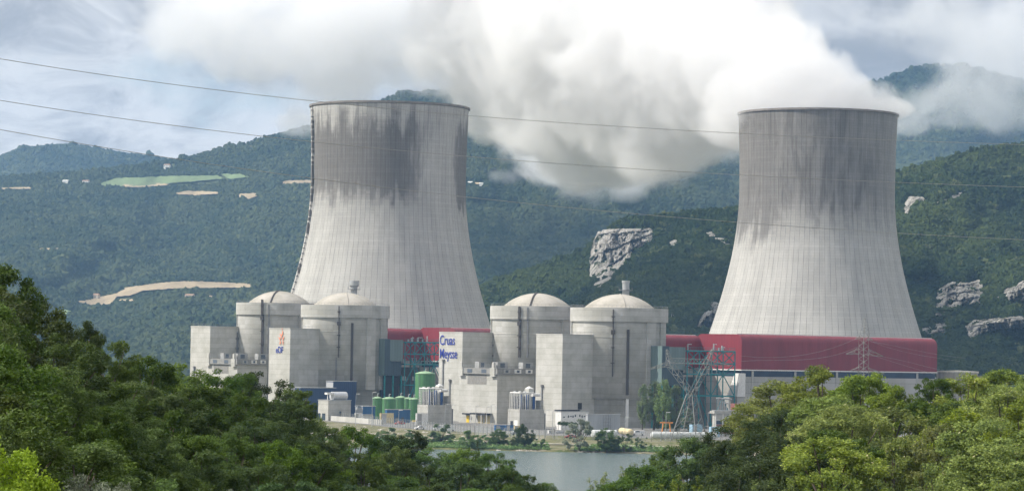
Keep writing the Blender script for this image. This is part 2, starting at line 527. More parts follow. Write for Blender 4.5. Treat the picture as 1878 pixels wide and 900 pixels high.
m_rock = mat('limestone', _rock)
CLIFFS = [
    ([(1082, 470), (1088, 440), (1096, 426), (1112, 420), (1150, 419), (1196, 418), (1202, 432), (1190, 446), (1172, 458), (1150, 480), (1132, 500), (1112, 522), (1096, 534), (1086, 530), (1092, 500), (1084, 520), (1080, 500)], 'tall grey limestone cliff with a bright left buttress', 34),
    ([(1225, 444), (1240, 438), (1248, 446), (1238, 458), (1226, 456)], 'small grey rock outcrop beside the tall cliff', 10),
    ([(1288, 428), (1310, 424), (1318, 434), (1340, 440), (1344, 456), (1328, 452), (1316, 446), (1300, 436)], 'pale broken crag near the edge of the concrete tower', 12),
    ([(1275, 607), (1282, 590), (1296, 565), (1306, 552), (1322, 556), (1326, 590), (1310, 612), (1280, 614)], 'tall grey crag half hidden behind the tower foot', 24),
    ([(1228, 575), (1236, 568), (1240, 580), (1232, 588)], 'tiny grey rock in the wood beside the reactor building', 8),
    ([(1655, 376), (1668, 360), (1690, 360), (1700, 368), (1682, 372), (1672, 384), (1664, 406), (1656, 408)], 'grey rock spur high on the hill beside the tower', 16),
    ([(1700, 372), (1730, 366), (1748, 358), (1762, 350), (1766, 356), (1745, 368), (1715, 376)], 'thin pale rock ledge high in the wood', 8),
    ([(1712, 560), (1722, 530), (1745, 516), (1775, 518), (1804, 510), (1808, 535), (1800, 556), (1770, 560), (1740, 566), (1722, 582), (1714, 578)], 'broad bright limestone cliff in two bulging faces', 26),
    ([(1828, 545), (1845, 530), (1862, 524), (1885, 505), (1920, 500), (1920, 548), (1880, 552), (1850, 550), (1834, 552)], 'bright limestone cliff cut off by the edge of the picture', 22),
    ([(1766, 600), (1785, 586), (1830, 583), (1880, 578), (1940, 574), (1940, 602), (1880, 600), (1820, 606), (1790, 616), (1772, 630)], 'long low limestone band below the bright cliffs', 18),
    ([(1684, 604), (1700, 594), (1735, 592), (1742, 606), (1720, 616), (1700, 622), (1688, 618)], 'low grey rock band beside the end of the red hall', 16),
]
CL_OUT = []
for poly, lab, bulge in CLIFFS:
    xs = [p[0] for p in poly]; ys = [p[1] for p in poly]
    x0, x1 = min(xs), max(xs)
    n = max(10, int((x1 - x0) / 1.0)); M = max(10, int((max(ys) - min(ys)) / 1.1))
    cols = []
    for i in range(n + 1):
        px = x0 + 0.3 + (x1 - x0 - 0.6) * i / n
        cr = [a_[1] + (px - a_[0]) / (b_[0] - a_[0]) * (b_[1] - a_[1]) for a_, b_ in zip(poly, poly[1:] + poly[:1]) if (a_[0] > px) != (b_[0] > px)]
        if len(cr) < 2: continue
        cols.append((px, min(cr) + 2.0 * mn.noise((px * 0.2, ys[0], 2)), max(cr) + 3.0 * mn.noise((px * 0.17, ys[0], 8))))
    vs = []; q = []
    cyy = sum(ys) / len(ys)
    for i, (px, ya, yb) in enumerate(cols):
        top = H_near.on(px, ya); bot = H_near.on(px, yb)
        edge = min(1.0, 3.5 * min(i, len(cols) - 1 - i) / len(cols))
        for k in range(M + 1):
            t = k / M
            py = yb + (ya - yb) * t
            # a steep face: depth runs only a little back, then the rock rounds onto the plateau
            d0 = H_near.on(px, yb + (ya - yb) * 0.5).y
            prof = math.sin(math.pi * t) ** 0.5 if t < 1 else 0
            b_ = bulge * edge * prof
            base = H_near.on(px, py).y
            cell = mn.voronoi((px * 0.085 + fbm(px * .1, py * .1, 1, 2), py * 0.045, bulge), distance_metric='DISTANCE')[0]
            j = 0.9 * bulge * (0.5 - cell[0]) * edge * prof
            cell2 = mn.voronoi((px * 0.23, py * 0.12, 9 + bulge))[0]
            j += 0.30 * bulge * (cell2[1] - cell2[0] - 0.3) * prof * edge
            j += 0.3 * bulge * fbm(px * 0.3, py * 0.2, 3, 3) * prof * edge
            led = (t * 3.3 + 0.5 * fbm(px * .03, 2, bulge, 2)) % 1.0
            j += 0.22 * bulge * (0.5 - led) * edge * prof
            jx = 2.5 * fbm(px * 0.1, py * 0.1, 5, 3)
            vs.append(at(px + jx, py, base - 3 - b_ * 0.8 - j * 1.8))
        # close onto the hill behind
    m1 = M + 1
    for i in range(len(cols) - 1):
        for k in range(M):
            a_ = i * m1 + k
            q.append((a_, a_ + m1, a_ + m1 + 1, a_ + 1))
    # back skirt so the crag is a solid body set into the slope
    nb = len(vs)
    per = [i * m1 for i in range(len(cols))] + [(len(cols) - 1) * m1 + k for k in range(1, m1)] + [i * m1 + M for i in range(len(cols) - 2, -1, -1)] + [k for k in range(M - 1, 0, -1)]
    for i_ in per:
        p = vs[i_]; s_ = (p - CAM)
        vs.append(p + Vector((s_.x, s_.y, 0)).normalized() * (bulge * 2.5 + 25) + Vector((0, 0, -4)))
    L = len(per)
    for i in range(L): q.append((per[i], nb + i, nb + (i + 1) % L, per[(i + 1) % L]))
    o = fast_mesh('limestone_cliff', vs, q, m_rock, smooth=False)
    tag(o, lab, kind='structure')
    CL_OUT.append(poly)

# ---------------------------------------------------------------- forests on the hills
def _canopy(g, out, ca=(0.010, 0.024, 0.008), cb=(0.052, 0.072, 0.02)):
    r = g.n('ShaderNodeObjectInfo').outputs['Random']
    tc = g.n('ShaderNodeNewGeometry').outputs['Position']
    big = g.noise(tc, 0.006, 4, 0.6)
    k = g.m('ADD', g.m('MULTIPLY', r, 0.5), g.rng(big, 0.38, 0.62, -0.1, 0.5))
    c = g.mix(k, ca, cb)
    c = g.mix(g.rng(r, 0.93, 0.99), c, (0.075, 0.09, 0.035))
    b = g.n('ShaderNodeBsdfPrincipled', {'Base Color': c, 'Roughness': 0.9, 'Specular IOR Level': 0.1})
    g.link(b.outputs[0], out.inputs[0])


m_canopy = mat('forest canopy', _canopy)
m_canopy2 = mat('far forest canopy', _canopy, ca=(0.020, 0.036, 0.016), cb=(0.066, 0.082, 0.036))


def forest_group(mat_, sub, name):
    ng = bpy.data.node_groups.new(name, 'GeometryNodeTree')
    ng.interface.new_socket('Geometry', in_out='INPUT', socket_type='NodeSocketGeometry')
    ng.interface.new_socket('Geometry', in_out='OUTPUT', socket_type='NodeSocketGeometry')
    g = NT(ng)
    gi = g.n('NodeGroupInput'); go = g.n('NodeGroupOutput')
    insts = []
    for k in range(4):
        ico = g.n('GeometryNodeMeshIcoSphere', {'Radius': 1.0, 'Subdivisions': sub})
        pos = g.n('GeometryNodeInputPosition').outputs[0]
        nz = g.n('ShaderNodeTexNoise', {'Vector': g.n('ShaderNodeVectorMath', {0: pos, 1: (k * 7.3, 0, 0)}, operation='ADD').outputs[0], 'Scale': 1.7, 'Detail': 2.0})
        f = g.n('ShaderNodeMapRange', {'Value': nz.outputs[0], 'From Min': 0.3, 'From Max': 0.7, 'To Min': 0.5, 'To Max': 1.45}).outputs[0]
        sc = g.n('ShaderNodeVectorMath', {0: pos, 'Scale': f}, operation='SCALE').outputs[0]
        sp = g.n('GeometryNodeSetPosition', {'Geometry': ico.outputs[0], 'Position': sc})
        sm = g.n('GeometryNodeSetMaterial', {'Geometry': sp.outputs[0], 'Material': mat_})
        insts.append(sm.outputs[0])
    g2i = g.n('GeometryNodeGeometryToInstance')
    for s_ in insts: g.link(s_, g2i.inputs[0])
    rv = g.n('FunctionNodeRandomValue', data_type='FLOAT_VECTOR')
    rv.inputs[0].default_value = (0.8, 0.8, 0.75); rv.inputs[1].default_value = (1.25, 1.25, 1.3)
    na = g.n('GeometryNodeInputNamedAttribute', data_type='FLOAT'); na.inputs[0].default_value = 'size'
    scl = g.n('ShaderNodeVectorMath', {0: rv.outputs[0], 'Scale': na.outputs[0]}, operation='SCALE').outputs[0]
    rr = g.n('FunctionNodeRandomValue', data_type='FLOAT_VECTOR')
    rr.inputs[0].default_value = (-0.3, -0.3, 0); rr.inputs[1].default_value = (0.3, 0.3, 6.28)
    iop = g.n('GeometryNodeInstanceOnPoints', {'Points': gi.outputs[0], 'Instance': g2i.outputs[0], 'Pick Instance': True, 'Rotation': rr.outputs[0], 'Scale': scl})
    g.link(iop.outputs[0], go.inputs[0])
    return ng


def forest(name, hill, n, size, seed, mat_, sub, label, vx=(0, 1), px_rng=None, holes=(), thin=0.0, crest=0, keep=0.0):
    rnd = random.Random(seed)
    pts = []; sz = []
    a0, a1 = px_rng or (hill.x0, hill.x1)
    holesb = [(min(p[0] for p in h), max(p[0] for p in h), min(p[1] for p in h), max(p[1] for p in h), h) for h in holes]
    def put(px, v):
        yr = interp(hill.ridge, px); py = hill.y0 + (yr - hill.y0) * v
        for bx0, bx1, by0, by1, h in holesb:
            if bx0 < px < bx1 and by0 - 1 < py < by1 + 1 and (in_poly(px, py, h) or in_poly(px, py - 3, h) or in_poly(px, py - 6, h)) and rnd.random() > keep: return
        p = hill.pt(px, v)
        if thin:
            t = fbm(p.x * 0.004, p.y * 0.002, seed, 3)
            if t > 0.16 and rnd.random() < thin: return
        s_ = size * rnd.uniform(0.45, 1.2) * (1 + 0.5 * fbm(p.x * 0.01, p.y * 0.006, seed + 9, 2)) * (1.5 if rnd.random() < 0.04 else 1)
        pts.append((p.x, p.y, p.z + s_ * 0.35)); sz.append(s_)
    for _ in range(n):
        v = rnd.random(); v = vx[0] + (vx[1] - vx[0]) * v
        put(rnd.uniform(a0, a1), v)
    for _ in range(crest):
        put(rnd.uniform(a0, a1), rnd.uniform(0.985, 1.0))
    me = bpy.data.meshes.new(name)
    me.vertices.add(len(pts)); me.vertices.foreach_set('co', np.array(pts, dtype=np.float32).ravel())
    at_ = me.attributes.new('size', 'FLOAT', 'POINT'); at_.data.foreach_set('value', np.array(sz, dtype=np.float32))
    me.materials.append(mat_)
    o = bpy.data.objects.new(name, me); link(o)
    md = o.modifiers.new('trees', 'NODES'); md.node_group = forest_group(mat_, sub, name)
    return tag(o, label, 'forest', kind='stuff')


FULL = True
k_ = 1.0
forest('near_forest', H_near, int(62000 * k_), 2.9, 1, m_canopy, 3, 'dense dark green wood covering the limestone hill', vx=(0.12, 1), px_rng=(780, 2000), holes=[[(x, y) for x, y in p] for p in CL_OUT], crest=1500, keep=0.05)
forest('hillside_forest', H_mid, int(125000 * k_), 4.0, 2, m_canopy2, 2, 'hazy mixed wood covering the long mountainside', vx=(0.0, 1), px_rng=(-80, 1480), holes=[f[1] for f in FIELDS], thin=0.55, crest=1500)
forest('skyline_forest', H_far, int(16000 * k_), 7.0, 3, m_canopy2, 2, 'blue distant wood on the low skyline hill', vx=(0.6, 1), px_rng=(-80, 420), crest=500)
forest('mountain_forest', H_right, int(22000 * k_), 6.5, 4, m_canopy2, 2, 'blue distant wood thinning to scrub on the high mountain', vx=(0.3, 1), px_rng=(1560, 1950), thin=0.8, crest=400)

# ---------------------------------------------------------------- plant ground, river bank, river
def _ground(g, out):
    tc = g.n('ShaderNodeTexCoord').outputs['Object']
    n1 = g.noise(tc, 0.03, 5, 0.6); n2 = g.noise(tc, 0.3, 5, 0.7); n3 = g.noise(g.scale(tc, (1, 3, 1)), 0.06, 5, 0.6)
    dirt_shade = g.mix(g.rng(n2, 0.4, 0.65), (0.19, 0.165, 0.12), (0.32, 0.285, 0.22))
    gr = g.mix(g.rng(n2, 0.35, 0.7), (0.07, 0.095, 0.03), (0.17, 0.155, 0.07))
    c = g.mix(g.rng(n3, 0.42, 0.56), dirt_shade, gr)
    x = g.n('ShaderNodeSeparateXYZ', {0: tc}).outputs[0]
    c = g.mix(g.rng(x, -20, 40, 0.0, 0.4), c, gr)
    b = g.n('ShaderNodeBsdfPrincipled', {'Base Color': c, 'Roughness': 0.95, 'Specular IOR Level': 0.1})
    g.link(b.outputs[0], out.inputs[0])


m_ground = mat('river bank soil', _ground)
m_yard = plain('yard asphalt', (0.19, 0.185, 0.175), var=0.25, scale=0.08, rough=0.9)
m_track = plain('pale gravel track', (0.45, 0.42, 0.36), var=0.2, scale=0.5, rough=0.9)
WZ = -3.5
# plan of the bank: x -> depth of the water line and of the top of the bank
WL = [(-900, 1230), (-300, 1150), (-60, 1102), (0, 1094), (60, 1088), (200, 1075), (900, 1040)]
TOPB = [(-900, 1700), (-200, 1420), (-90, 1345), (-64, 1290), (-50, 1245), (-30, 1205), (-10, 1185), (10, 1165), (40, 1150), (90, 1140), (300, 1120), (900, 1090)]
vs = []; q = []
xs = np.linspace(-900, 900, 241)
for xx in xs:
    wl = interp(WL, xx) + 1.6 * mn.noise((xx * 0.11, 0, 0)) + 3 * mn.noise((xx * 0.03, 3, 0)); tb = interp(TOPB, xx)
    prof = [(wl - 25, WZ - 3), (wl - 2, WZ - 0.6), (wl + 1, WZ + 0.5), (wl + (tb - wl) * 0.15, -2.3), (wl + (tb - wl) * 0.4, -1.9), (wl + (tb - wl) * 0.55, -1.8), (wl + (tb - wl) * 0.75, -0.9), (tb - 3, -0.15), (tb, 0.0), (tb + 15, 0), (1500, 0), (2300, 0)]
    prof = [(y, z) for y, z in prof]
    for j, (y, z) in enumerate(prof):
        y2 = max(y, tb + 15 + j) if j >= 9 else y
        if j == 10: y2 = max(1750, tb + 60)
        if j == 11: y2 = 2350
        vs.append((xx, y2, z + (0.35 * mn.noise((xx * 0.09, y * 0.09, 0)) if 1 < j < 8 else 0)))
n = 12
for i in range(len(xs) - 1):
    for j in range(n - 1):
        a_ = i * n + j
        q.append((a_, a_ + n, a_ + n + 1, a_ + 1))
tag(fast_mesh('ground', vs, q, m_ground), 'river bank and flat ground the power plant stands on', kind='structure')
# asphalt yard of the plant, a sheet just above the soil
ys = MB()
pa = [(-88, 1362), (-62, 1300), (-48, 1256), (-28, 1218), (-8, 1198), (12, 1178), (42, 1164), (92, 1154), (300, 1134), (420, 1600), (-160, 1640)]
ys.add([(x, y, 0.03) for x, y in pa], [tuple(range(len(pa)))])
tag(ys.build('pavement', m_yard), 'grey asphalt yard between the plant buildings and the fence', kind='structure')
# gravel track along the bank
vs = []; q = []
for i, xx in enumerate(np.linspace(-120, 260, 80)):
    wl = interp(WL, xx); tb = interp(TOPB, xx)
    for k in (0.42, 0.5):
        vs.append((xx, wl + (tb - wl) * k, -1.55 + 0.2 * mn.noise((xx * 0.05, 0, 0))))
for i in range(79): q.append((2 * i, 2 * i + 2, 2 * i + 3, 2 * i + 1))
tag(fast_mesh('path', vs, q, m_track), 'pale gravel track along the river bank', kind='structure')


def _water(g, out):
    tc = g.n('ShaderNodeTexCoord').outputs['Object']
    wv = g.noise(g.scale(tc, (0.35, 0.5, 1)), 1.0, 5, 0.65)
    wb = g.noise(g.scale(tc, (0.02, 0.008, 1)), 1.0, 4, 0.6)
    h = g.m('ADD', g.m('MULTIPLY', wv, 1.0), g.m('MULTIPLY', wb, 0.5))
    bp = g.n('ShaderNodeBump', {'Strength': 0.9, 'Distance': 0.9, 'Height': h}).outputs[0]
    c = g.mix(wb, (0.07, 0.11, 0.11), (0.12, 0.16, 0.16))
    b = g.n('ShaderNodeBsdfPrincipled', {'Base Color': c, 'Roughness': 0.18, 'Normal': bp, 'IOR': 1.33, 'Specular IOR Level': 0.5})
    g.link(b.outputs[0], out.inputs[0])


m_water = mat('river water', _water)
wm = MB(); wm.add([(-900, 300, WZ), (900, 300, WZ), (900, 1300, WZ), (-900, 1300, WZ)], [(0, 1, 2, 3)])
tag(wm.build('river', m_water), 'wide grey-blue river in front of the plant', kind='structure')
# ================================================================= COOLING TOWERS
def tower(px, d, topy, which, label):
    base = at(px, horizon(px), d); base = Vector((base.x, d, 0))
    k = d / F_PX
    ztop = at(px, topy, d).z
    t = thing('cooling_tower', base, label, 'cooling tower', 'hyperbolic cooling towers')
    s_ = d / 1665.0
    zt = 122 * s_; Rt = 42.3 * s_
    prof = []
    for i in range(41):
        z = 9 + (ztop - 9) * i / 40
        c_ = 84.7 * s_ if z < zt else 190 * s_
        prof.append((Rt * math.sqrt(1 + ((z - zt) / c_) ** 2), z))
    inner = [(r - 0.9, z) for r, z in prof[::-1]]
    rt_, zt_ = prof[-1]
    m = MB().lathe(base, prof, 128)
    m.lathe(base, [prof[-1], (rt_ + 0.1, zt_ + 0.05), (rt_ - 0.9, zt_ + 0.05)] + inner, 128)
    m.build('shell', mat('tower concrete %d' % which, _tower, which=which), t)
    rim = MB().lathe(base, [(rt_ + 0.05, zt_ - 1.0), (rt_ + 0.7, zt_ - 0.8), (rt_ + 0.7, zt_ + 0.25), (rt_ - 1.3, zt_ + 0.25), (rt_ - 1.3, zt_ - 0.8)], 128, smooth=False)
    rim.build('rim', plain('rim concrete', (0.22, 0.20, 0.18), var=0.3, scale=0.3), t)
    r0 = prof[0][0]
    for i in range(44):
        a0 = 2 * math.pi * i / 44; a1 = 2 * math.pi * (i + 0.5) / 44; a2 = 2 * math.pi * (i + 1) / 44
        lg = MB()
        top = base + Vector((math.cos(a1) * r0, math.sin(a1) * r0, 9.2))
        for a_ in (a0, a2):
            lg.tube(base + Vector((math.cos(a_) * (r0 + 3), math.sin(a_) * (r0 + 3), 0)), top, 0.45)
        if math.sin(a1) < 0.2: lg.build('leg', MATS['rim concrete'], t)
    return t, base, prof


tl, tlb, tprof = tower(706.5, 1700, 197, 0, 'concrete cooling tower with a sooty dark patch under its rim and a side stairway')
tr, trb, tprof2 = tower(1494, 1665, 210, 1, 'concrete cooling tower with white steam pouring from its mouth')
# stair and cable run up the left flank of the left tower, with its rest platforms
m_iron = plain('dark iron', (0.07, 0.06, 0.055), rough=0.6)
lad = MB()
ang = R(180 + 19)
for i in range(len(tprof) - 1):
    for off in (-0.012, 0.012):
        p0 = tlb + Vector((math.cos(ang + off) * (tprof[i][0] + 0.6), math.sin(ang + off) * (tprof[i][0] + 0.6), tprof[i][1]))
        p1 = tlb + Vector((math.cos(ang + off) * (tprof[i + 1][0] + 0.6), math.sin(ang + off) * (tprof[i + 1][0] + 0.6), tprof[i + 1][1]))
        lad.tube(p0, p1, 0.14, 4)
rnd = random.Random(4)
z = 14
e_r = Vector((math.cos(ang), math.sin(ang), 0)); e_t = Vector((-math.sin(ang), math.cos(ang), 0))
while z < 166:
    r_ = float(np.interp(z, [p[1] for p in tprof], [p[0] for p in tprof]))
    c_ = tlb + e_r * (r_ + 0.8) + Z * z
    big = rnd.random() < (0.9 if z > 118 else 0.35)
    lad.cbox(c_, e_r * 1.0, e_t * (rnd.uniform(1.2, 2.6) if big else 1.0), Z * (rnd.uniform(1.4, 3.8) if big else 0.6))
    z += rnd.uniform(2.6, 4.2)
lad.build('stairway', plain('weathered iron', (0.15, 0.14, 0.13), rough=0.7), tl)

# ================================================================= REACTOR BUILDINGS
m_con = concrete('reactor concrete')
m_con2 = concrete('auxiliary concrete', col=(0.50, 0.49, 0.455), stain=0.35)
m_dome = mat('dome concrete', _concrete, col=(0.44, 0.41, 0.36), lift=30, panel=60, stain=0.55, bump=0.15)
m_metal = plain('galvanised steel', (0.42, 0.43, 0.43), rough=0.5, metal=0.3)
m_dark = plain('dark recess', (0.035, 0.035, 0.04), rough=0.8)
m_rail = plain('grey railing', (0.2, 0.2, 0.2), rough=0.6)
U = {1: Vector((-116.5, 1535, 0)), 2: Vector((-80, 1477, 0)), 3: Vector((12, 1400, 0)), 4: Vector((47.5, 1338, 0))}
TOPY = {1: (515, 555), 2: (636, 559), 3: (987, 561), 4: (1138, 564)}
RB = 21.5


def azv(deg):
    """unit vector; 0 = towards the camera, -90 = left"""
    a_ = R(deg); return Vector((math.sin(a_), -math.cos(a_), 0))


def reactor(i, label):
    c = U[i]; px, py = TOPY[i]
    zt = at(px, py, c.y - RB).z
    t = thing('reactor_building', c, label, 'reactor building', 'domed reactor buildings')
    bz = 12.5
    rb = RB - 0.9
    wall = MB().lathe(c, [(rb - 1.4, 0), (rb - 1.4, bz), (rb, bz), (rb, zt - 5.9)], 96)
    # flat buttresses that stand a little proud of the drum
    for dg in (-88, 40, 64, 130, 175, -135):
        e = azv(dg); tng = Vector((-e.y, e.x, 0))
        wall.box(c + e * (rb - 0.8) - tng * 2.6 + Z * bz, e * 1.35, tng * 5.2, Z * (zt - 5.9 - bz - 0.01))
    zj_ = zt - 12.6
    wall.lathe(c, [(rb - .1, zj_ - .2), (rb + .16, zj_ - .2), (rb + .16, zj_ + .2), (rb - .1, zj_ + .2)], 96, smooth=False)
    wall.build('wall', m_con, t)
    belt = MB().lathe(c, [(rb - 0.5, zt - 6), (RB, zt - 6), (RB, zt), (RB - 0.6, zt), (RB - 0.6, zt - 1.0), (RB - 1.6, zt - 1.0)], 96, smooth=False)
    belt.build('ring_beam', m_con, t)
    # shallow dome
    rd = 16.7; hd = 7.4; Rs = (rd * rd + hd * hd) / (2 * hd)
    prof = [(RB - 1, zt - 1.4), (rd + 0.3, zt - 1.4), (rd, zt - 1.2)]
    for k in range(1, 25):
        a_ = math.asin(rd / Rs) * (1 - k / 24)
        prof.append((Rs * math.sin(a_), zt - 1.2 + hd - Rs * (1 - math.cos(a_))))
    dome = MB().lathe(c, prof, 96).build('dome', m_dome, t)
    # meridian rail over the dome
    rail = MB()
    dg = {1: -12, 3: -12, 2: 8, 4: 8}[i]
    e = azv(dg)
    for k in range(12):
        a0 = math.asin(rd / Rs) * (1 - k / 12); a1 = math.asin(rd / Rs) * (1 - (k + 1) / 12)
        p0 = c + e * (Rs * math.sin(a0)) + Z * (zt - 1.1 + hd - Rs * (1 - math.cos(a0)))
        p1 = c + e * (Rs * math.sin(a1)) + Z * (zt - 1.1 + hd - Rs * (1 - math.cos(a1)))
        rail.tube(p0, p1, 0.45 if i in (1, 3) else 0.2, 4)
    rail.build('inspection_rail', m_iron if i in (1, 3) else m_dome, dome)
    # pipes and ladders down the drum
    for (pxx, y0, y1, w_, nm) in {
        4: ((1151, 604, 724, 1.5, 'cable_duct'), (1124, 567, 690, 0.6, 'ladder')),
        2: ((645, 592, 698, 1.4, 'cable_duct'), (621, 561, 655, 0.6, 'ladder'), (617, 655, 720, 0.5, 'pipe')),
        3: ((953, 562, 655, 1.5, 'ladder'), (967, 564, 655, 0.9, 'pipe')),
        1: ((481, 549, 650, 1.6, 'ladder'), (492, 558, 648, 1.0, 'pipe'))}[i]:
        # angle on the drum from the picture column
        lo, hi = -80.0, 80.0
        for _ in range(40):
            mid = (lo + hi) / 2
            if to_px(c + azv(mid) * rb + Z * 30)[0] < pxx: lo = mid
            else: hi = mid
        e = azv(lo); tng = Vector((-e.y, e.x, 0))
        z0 = at(pxx, y1, c.y - rb * 0.9).z; z1 = at(pxx, y0, c.y - rb * 0.9).z
        pm = MB()
        rr_ = rb
        def seg(za, zb, r__, ww): pm.box(c + e * r__ - tng * ww / 2 + Z * za, e * 0.5, tng * ww, Z * (zb - za))
        zb_ = zt - 6
        seg(max(0, z0), min(z1, zb_ - 0.05), rb + 0.12, w_ * 0.75)
        if z1 > zb_: seg(zb_ - 0.05, z1, RB + 0.12, w_ * 0.7)
        if nm == 'ladder':
            for q_ in range(4):
                zz = z0 + (z1 - z0) * (0.2 + 0.23 * q_)
                pm.cbox(c + e * (RB + 0.1) + Z * zz, e * 1.4, tng * 1.5, Z * (1.8 if q_ == 2 else 0.4))
        pm.build(nm, m_iron if nm != 'pipe' else m_rail, t)
    # hand-rail posts on the roof edge
    ring = MB()
    for k in range(0, 72):
        a_ = 2 * math.pi * k / 72; b_ = 2 * math.pi * (k + 1) / 72
        p0 = c + Vector((math.cos(a_), math.sin(a_), 0)) * (RB - 0.3); p1 = c + Vector((math.cos(b_), math.sin(b_), 0)) * (RB - 0.3)
        ring.tube(p0 + Z * zt, p0 + Z * (zt + 1.0), 0.05, 4)
        ring.tube(p0 + Z * (zt + 1.0), p1 + Z * (zt + 1.0), 0.05, 4)
    ring.build('railing', m_rail, t)
    if i in (2, 4):
        pxs = 649 if i == 2 else 1147.5
        dd = c.y + 8
        p = at(pxs, 545, dd); zt2 = at(pxs, 514.5, dd).z
        ch = MB()
        r_ = 1.55
        pr = [(r_, zt), (r_, zt2 - (3.2 if i == 2 else 0.0))]
        if i == 2: pr += [(2.4, zt2 - 2.4), (2.4, zt2), (2.0, zt2)]
        else: pr += [(r_ + 0.25, zt2 - 1), (r_ + 0.25, zt2), (r_ - 0.2, zt2)]
        ch.lathe((p.x, dd, 0), pr, 24, smooth=False)
        chm = ch.build('vent_stack', m_metal, t)
        pl = MB().lathe((p.x, dd, 0), [(r_ + 0.02, zt2 - 4.4), (3.1, zt2 - 4.3), (3.1, zt2 - 4.1), (r_ + 0.02, zt2 - 4.1)], 24, smooth=False)
        for k in range(12):
            a_ = 2 * math.pi * k / 12; p0 = Vector((p.x + 3.05 * math.cos(a_), dd + 3.05 * math.sin(a_), zt2 - 4.1))
            pl.tube(p0, p0 + Z * 1.1, 0.06, 4)
        pl.build('service_platform', m_rail, chm)
    if i == 4:
        # open bay at the foot with its white column
        e = azv(to_ang(c, 1149, rb - 1.2)); tng = Vector((-e.y, e.x, 0))
        MB().box(c + e * (rb - 1.7) - tng * 0.6, e * 1.5, tng * 1.2, Z * bz).build('column', plain('white paint', (0.72, 0.71, 0.68), rough=0.6), t)
    return t, zt


def to_ang(c, pxx, r_):
    lo, hi = -80.0, 80.0
    for _ in range(40):
        mid = (lo + hi) / 2
        if to_px(c + azv(mid) * r_)[0] < pxx: lo = mid
        else: hi = mid
    return lo


RL = {1: 'domed reactor building with a dark dome rail, at the far end of the row',
      2: 'domed round reactor building with a flared metal stack, beside the red hall strip',
      3: 'domed reactor building with a dark dome rail, behind the Cruas Meysse block',
      4: 'domed round reactor building with a straight white stack, beside the teal clad box'}
RT = {i: reactor(i, RL[i]) for i in (1, 2, 3, 4)}
# ================================================================= SQUARE CONCRETE BLOCKS
m_white = plain('white paint', (0.72, 0.71, 0.68), rough=0.6)
m_louvre = plain('louvre', (0.10, 0.12, 0.15), rough=0.5)
m_ac = plain('grey sheet metal', (0.36, 0.36, 0.35), rough=0.6)


def solve(c, dirv, pxt, lo=0.0, hi=400.0):
    """distance from c along dirv at which the point is seen in picture column pxt"""
    s0 = to_px(c)[0] < to_px(c + dirv * 50)[0]
    for _ in range(50):
        m_ = (lo + hi) / 2
        x = to_px(c + dirv * m_)[0]
        if (x < pxt) == s0: lo = m_
        else: hi = m_
    return lo


def corner(px, d, z=0.0):
    p = at(px, horizon(px), d); return Vector((p.x, d, z))


def ztop(px, py, d): return at(px, py, d).z


def block(c, La, Lb, z0, z1, m=None, inset=0.0):
    return (m or MB()).box(c + A * inset + B * inset + Z * z0, A * (La - 2 * inset), B * (Lb - 2 * inset), Z * (z1 - z0))


def blk(pl, pc, pr, yt, d):
    c = corner(pc, d)
    return c, solve(c, A, pl), solve(c, B, pr), ztop(pc, yt, d)


def parapet(m, c, La, Lb, z, h=0.9, t=0.5, step=None):
    m.box(c + Z * z - A * 0.12 - B * 0.12, A * (La + .24), B * t, Z * h)
    m.box(c + Z * z - A * 0.12 - B * 0.12 + B * (t + .003), A * t, B * (Lb - 2 * t + .234), Z * h)
    m.box(c + Z * z - A * 0.12 + B * (Lb - t + 0.12), A * (La + .24), B * t, Z * h)
    m.box(c + Z * z + A * (La - t + .12) + B * (t - .117), A * t, B * (Lb - 2 * t + .234), Z * h)


def rail_line(m, p, q, h=1.1, step=2.0, r=0.05):
    p, q = Vector(p), Vector(q); n_ = max(1, int((q - p).length / step))
    for k in range(n_ + 1):
        a_ = p.lerp(q, k / n_); m.tube(a_, a_ + Z * h, r, 4)
    m.tube(p + Z * h, q + Z * h, r, 4); m.tube(p + Z * h * 0.5, q + Z * h * 0.5, r * 0.8, 4)


def text_obj(s, size, loc, xdir, nrm, mt, parent, name='lettering', sx=1.0, offset=0.0, ext=0.03):
    cu = bpy.data.curves.new(name, 'FONT'); cu.body = s; cu.size = size; cu.extrude = ext; cu.offset = offset
    cu.materials.append(mt)
    o = bpy.data.objects.new(name, cu); link(o, parent)
    y = Z; x = xdir
    M_ = Matrix(((x.x * sx, y.x, nrm.x, 0), (x.y * sx, y.y, nrm.y, 0), (x.z * sx, y.z, nrm.z, 0), (0, 0, 0, 1)))
    M_.translation = Vector(loc) - (wloc(parent) if parent else Vector((0, 0, 0)))
    bpy.context.view_layer.update()
    me = bpy.data.meshes.new_from_object(o)
    bpy.data.objects.remove(o); bpy.data.curves.remove(cu)
    me.transform(M_)
    o = bpy.data.objects.new(name, me); link(o, parent)
    return o


m_blue = plain('sign blue', (0.035, 0.055, 0.33), rough=0.5, var=0.3)
m_orange = plain('faded orange', (0.80, 0.30, 0.17), rough=0.7, var=0.25)


def square_block(pl, pc, pr, yt, d, label, extra=None):
    c, La, Lb, zt = blk(pl, pc, pr, yt, d)
    t = thing('service_block', c, label, 'concrete building', 'square concrete blocks in front of the reactors')
    block(c, La, Lb, 0, zt).build('wall', m_con2, t)
    pm = MB(); parapet(pm, c, La, Lb, zt, 0.7)
    pm.build('parapet', m_con, t)
    rm = MB(); rail_line(rm, c + Z * (zt + .7), c + B * Lb + Z * (zt + .7)); rail_line(rm, c + Z * (zt + .7), c + A * La + Z * (zt + .7))
    rm.build('railing', m_rail, t)
    return t, c, La, Lb, zt


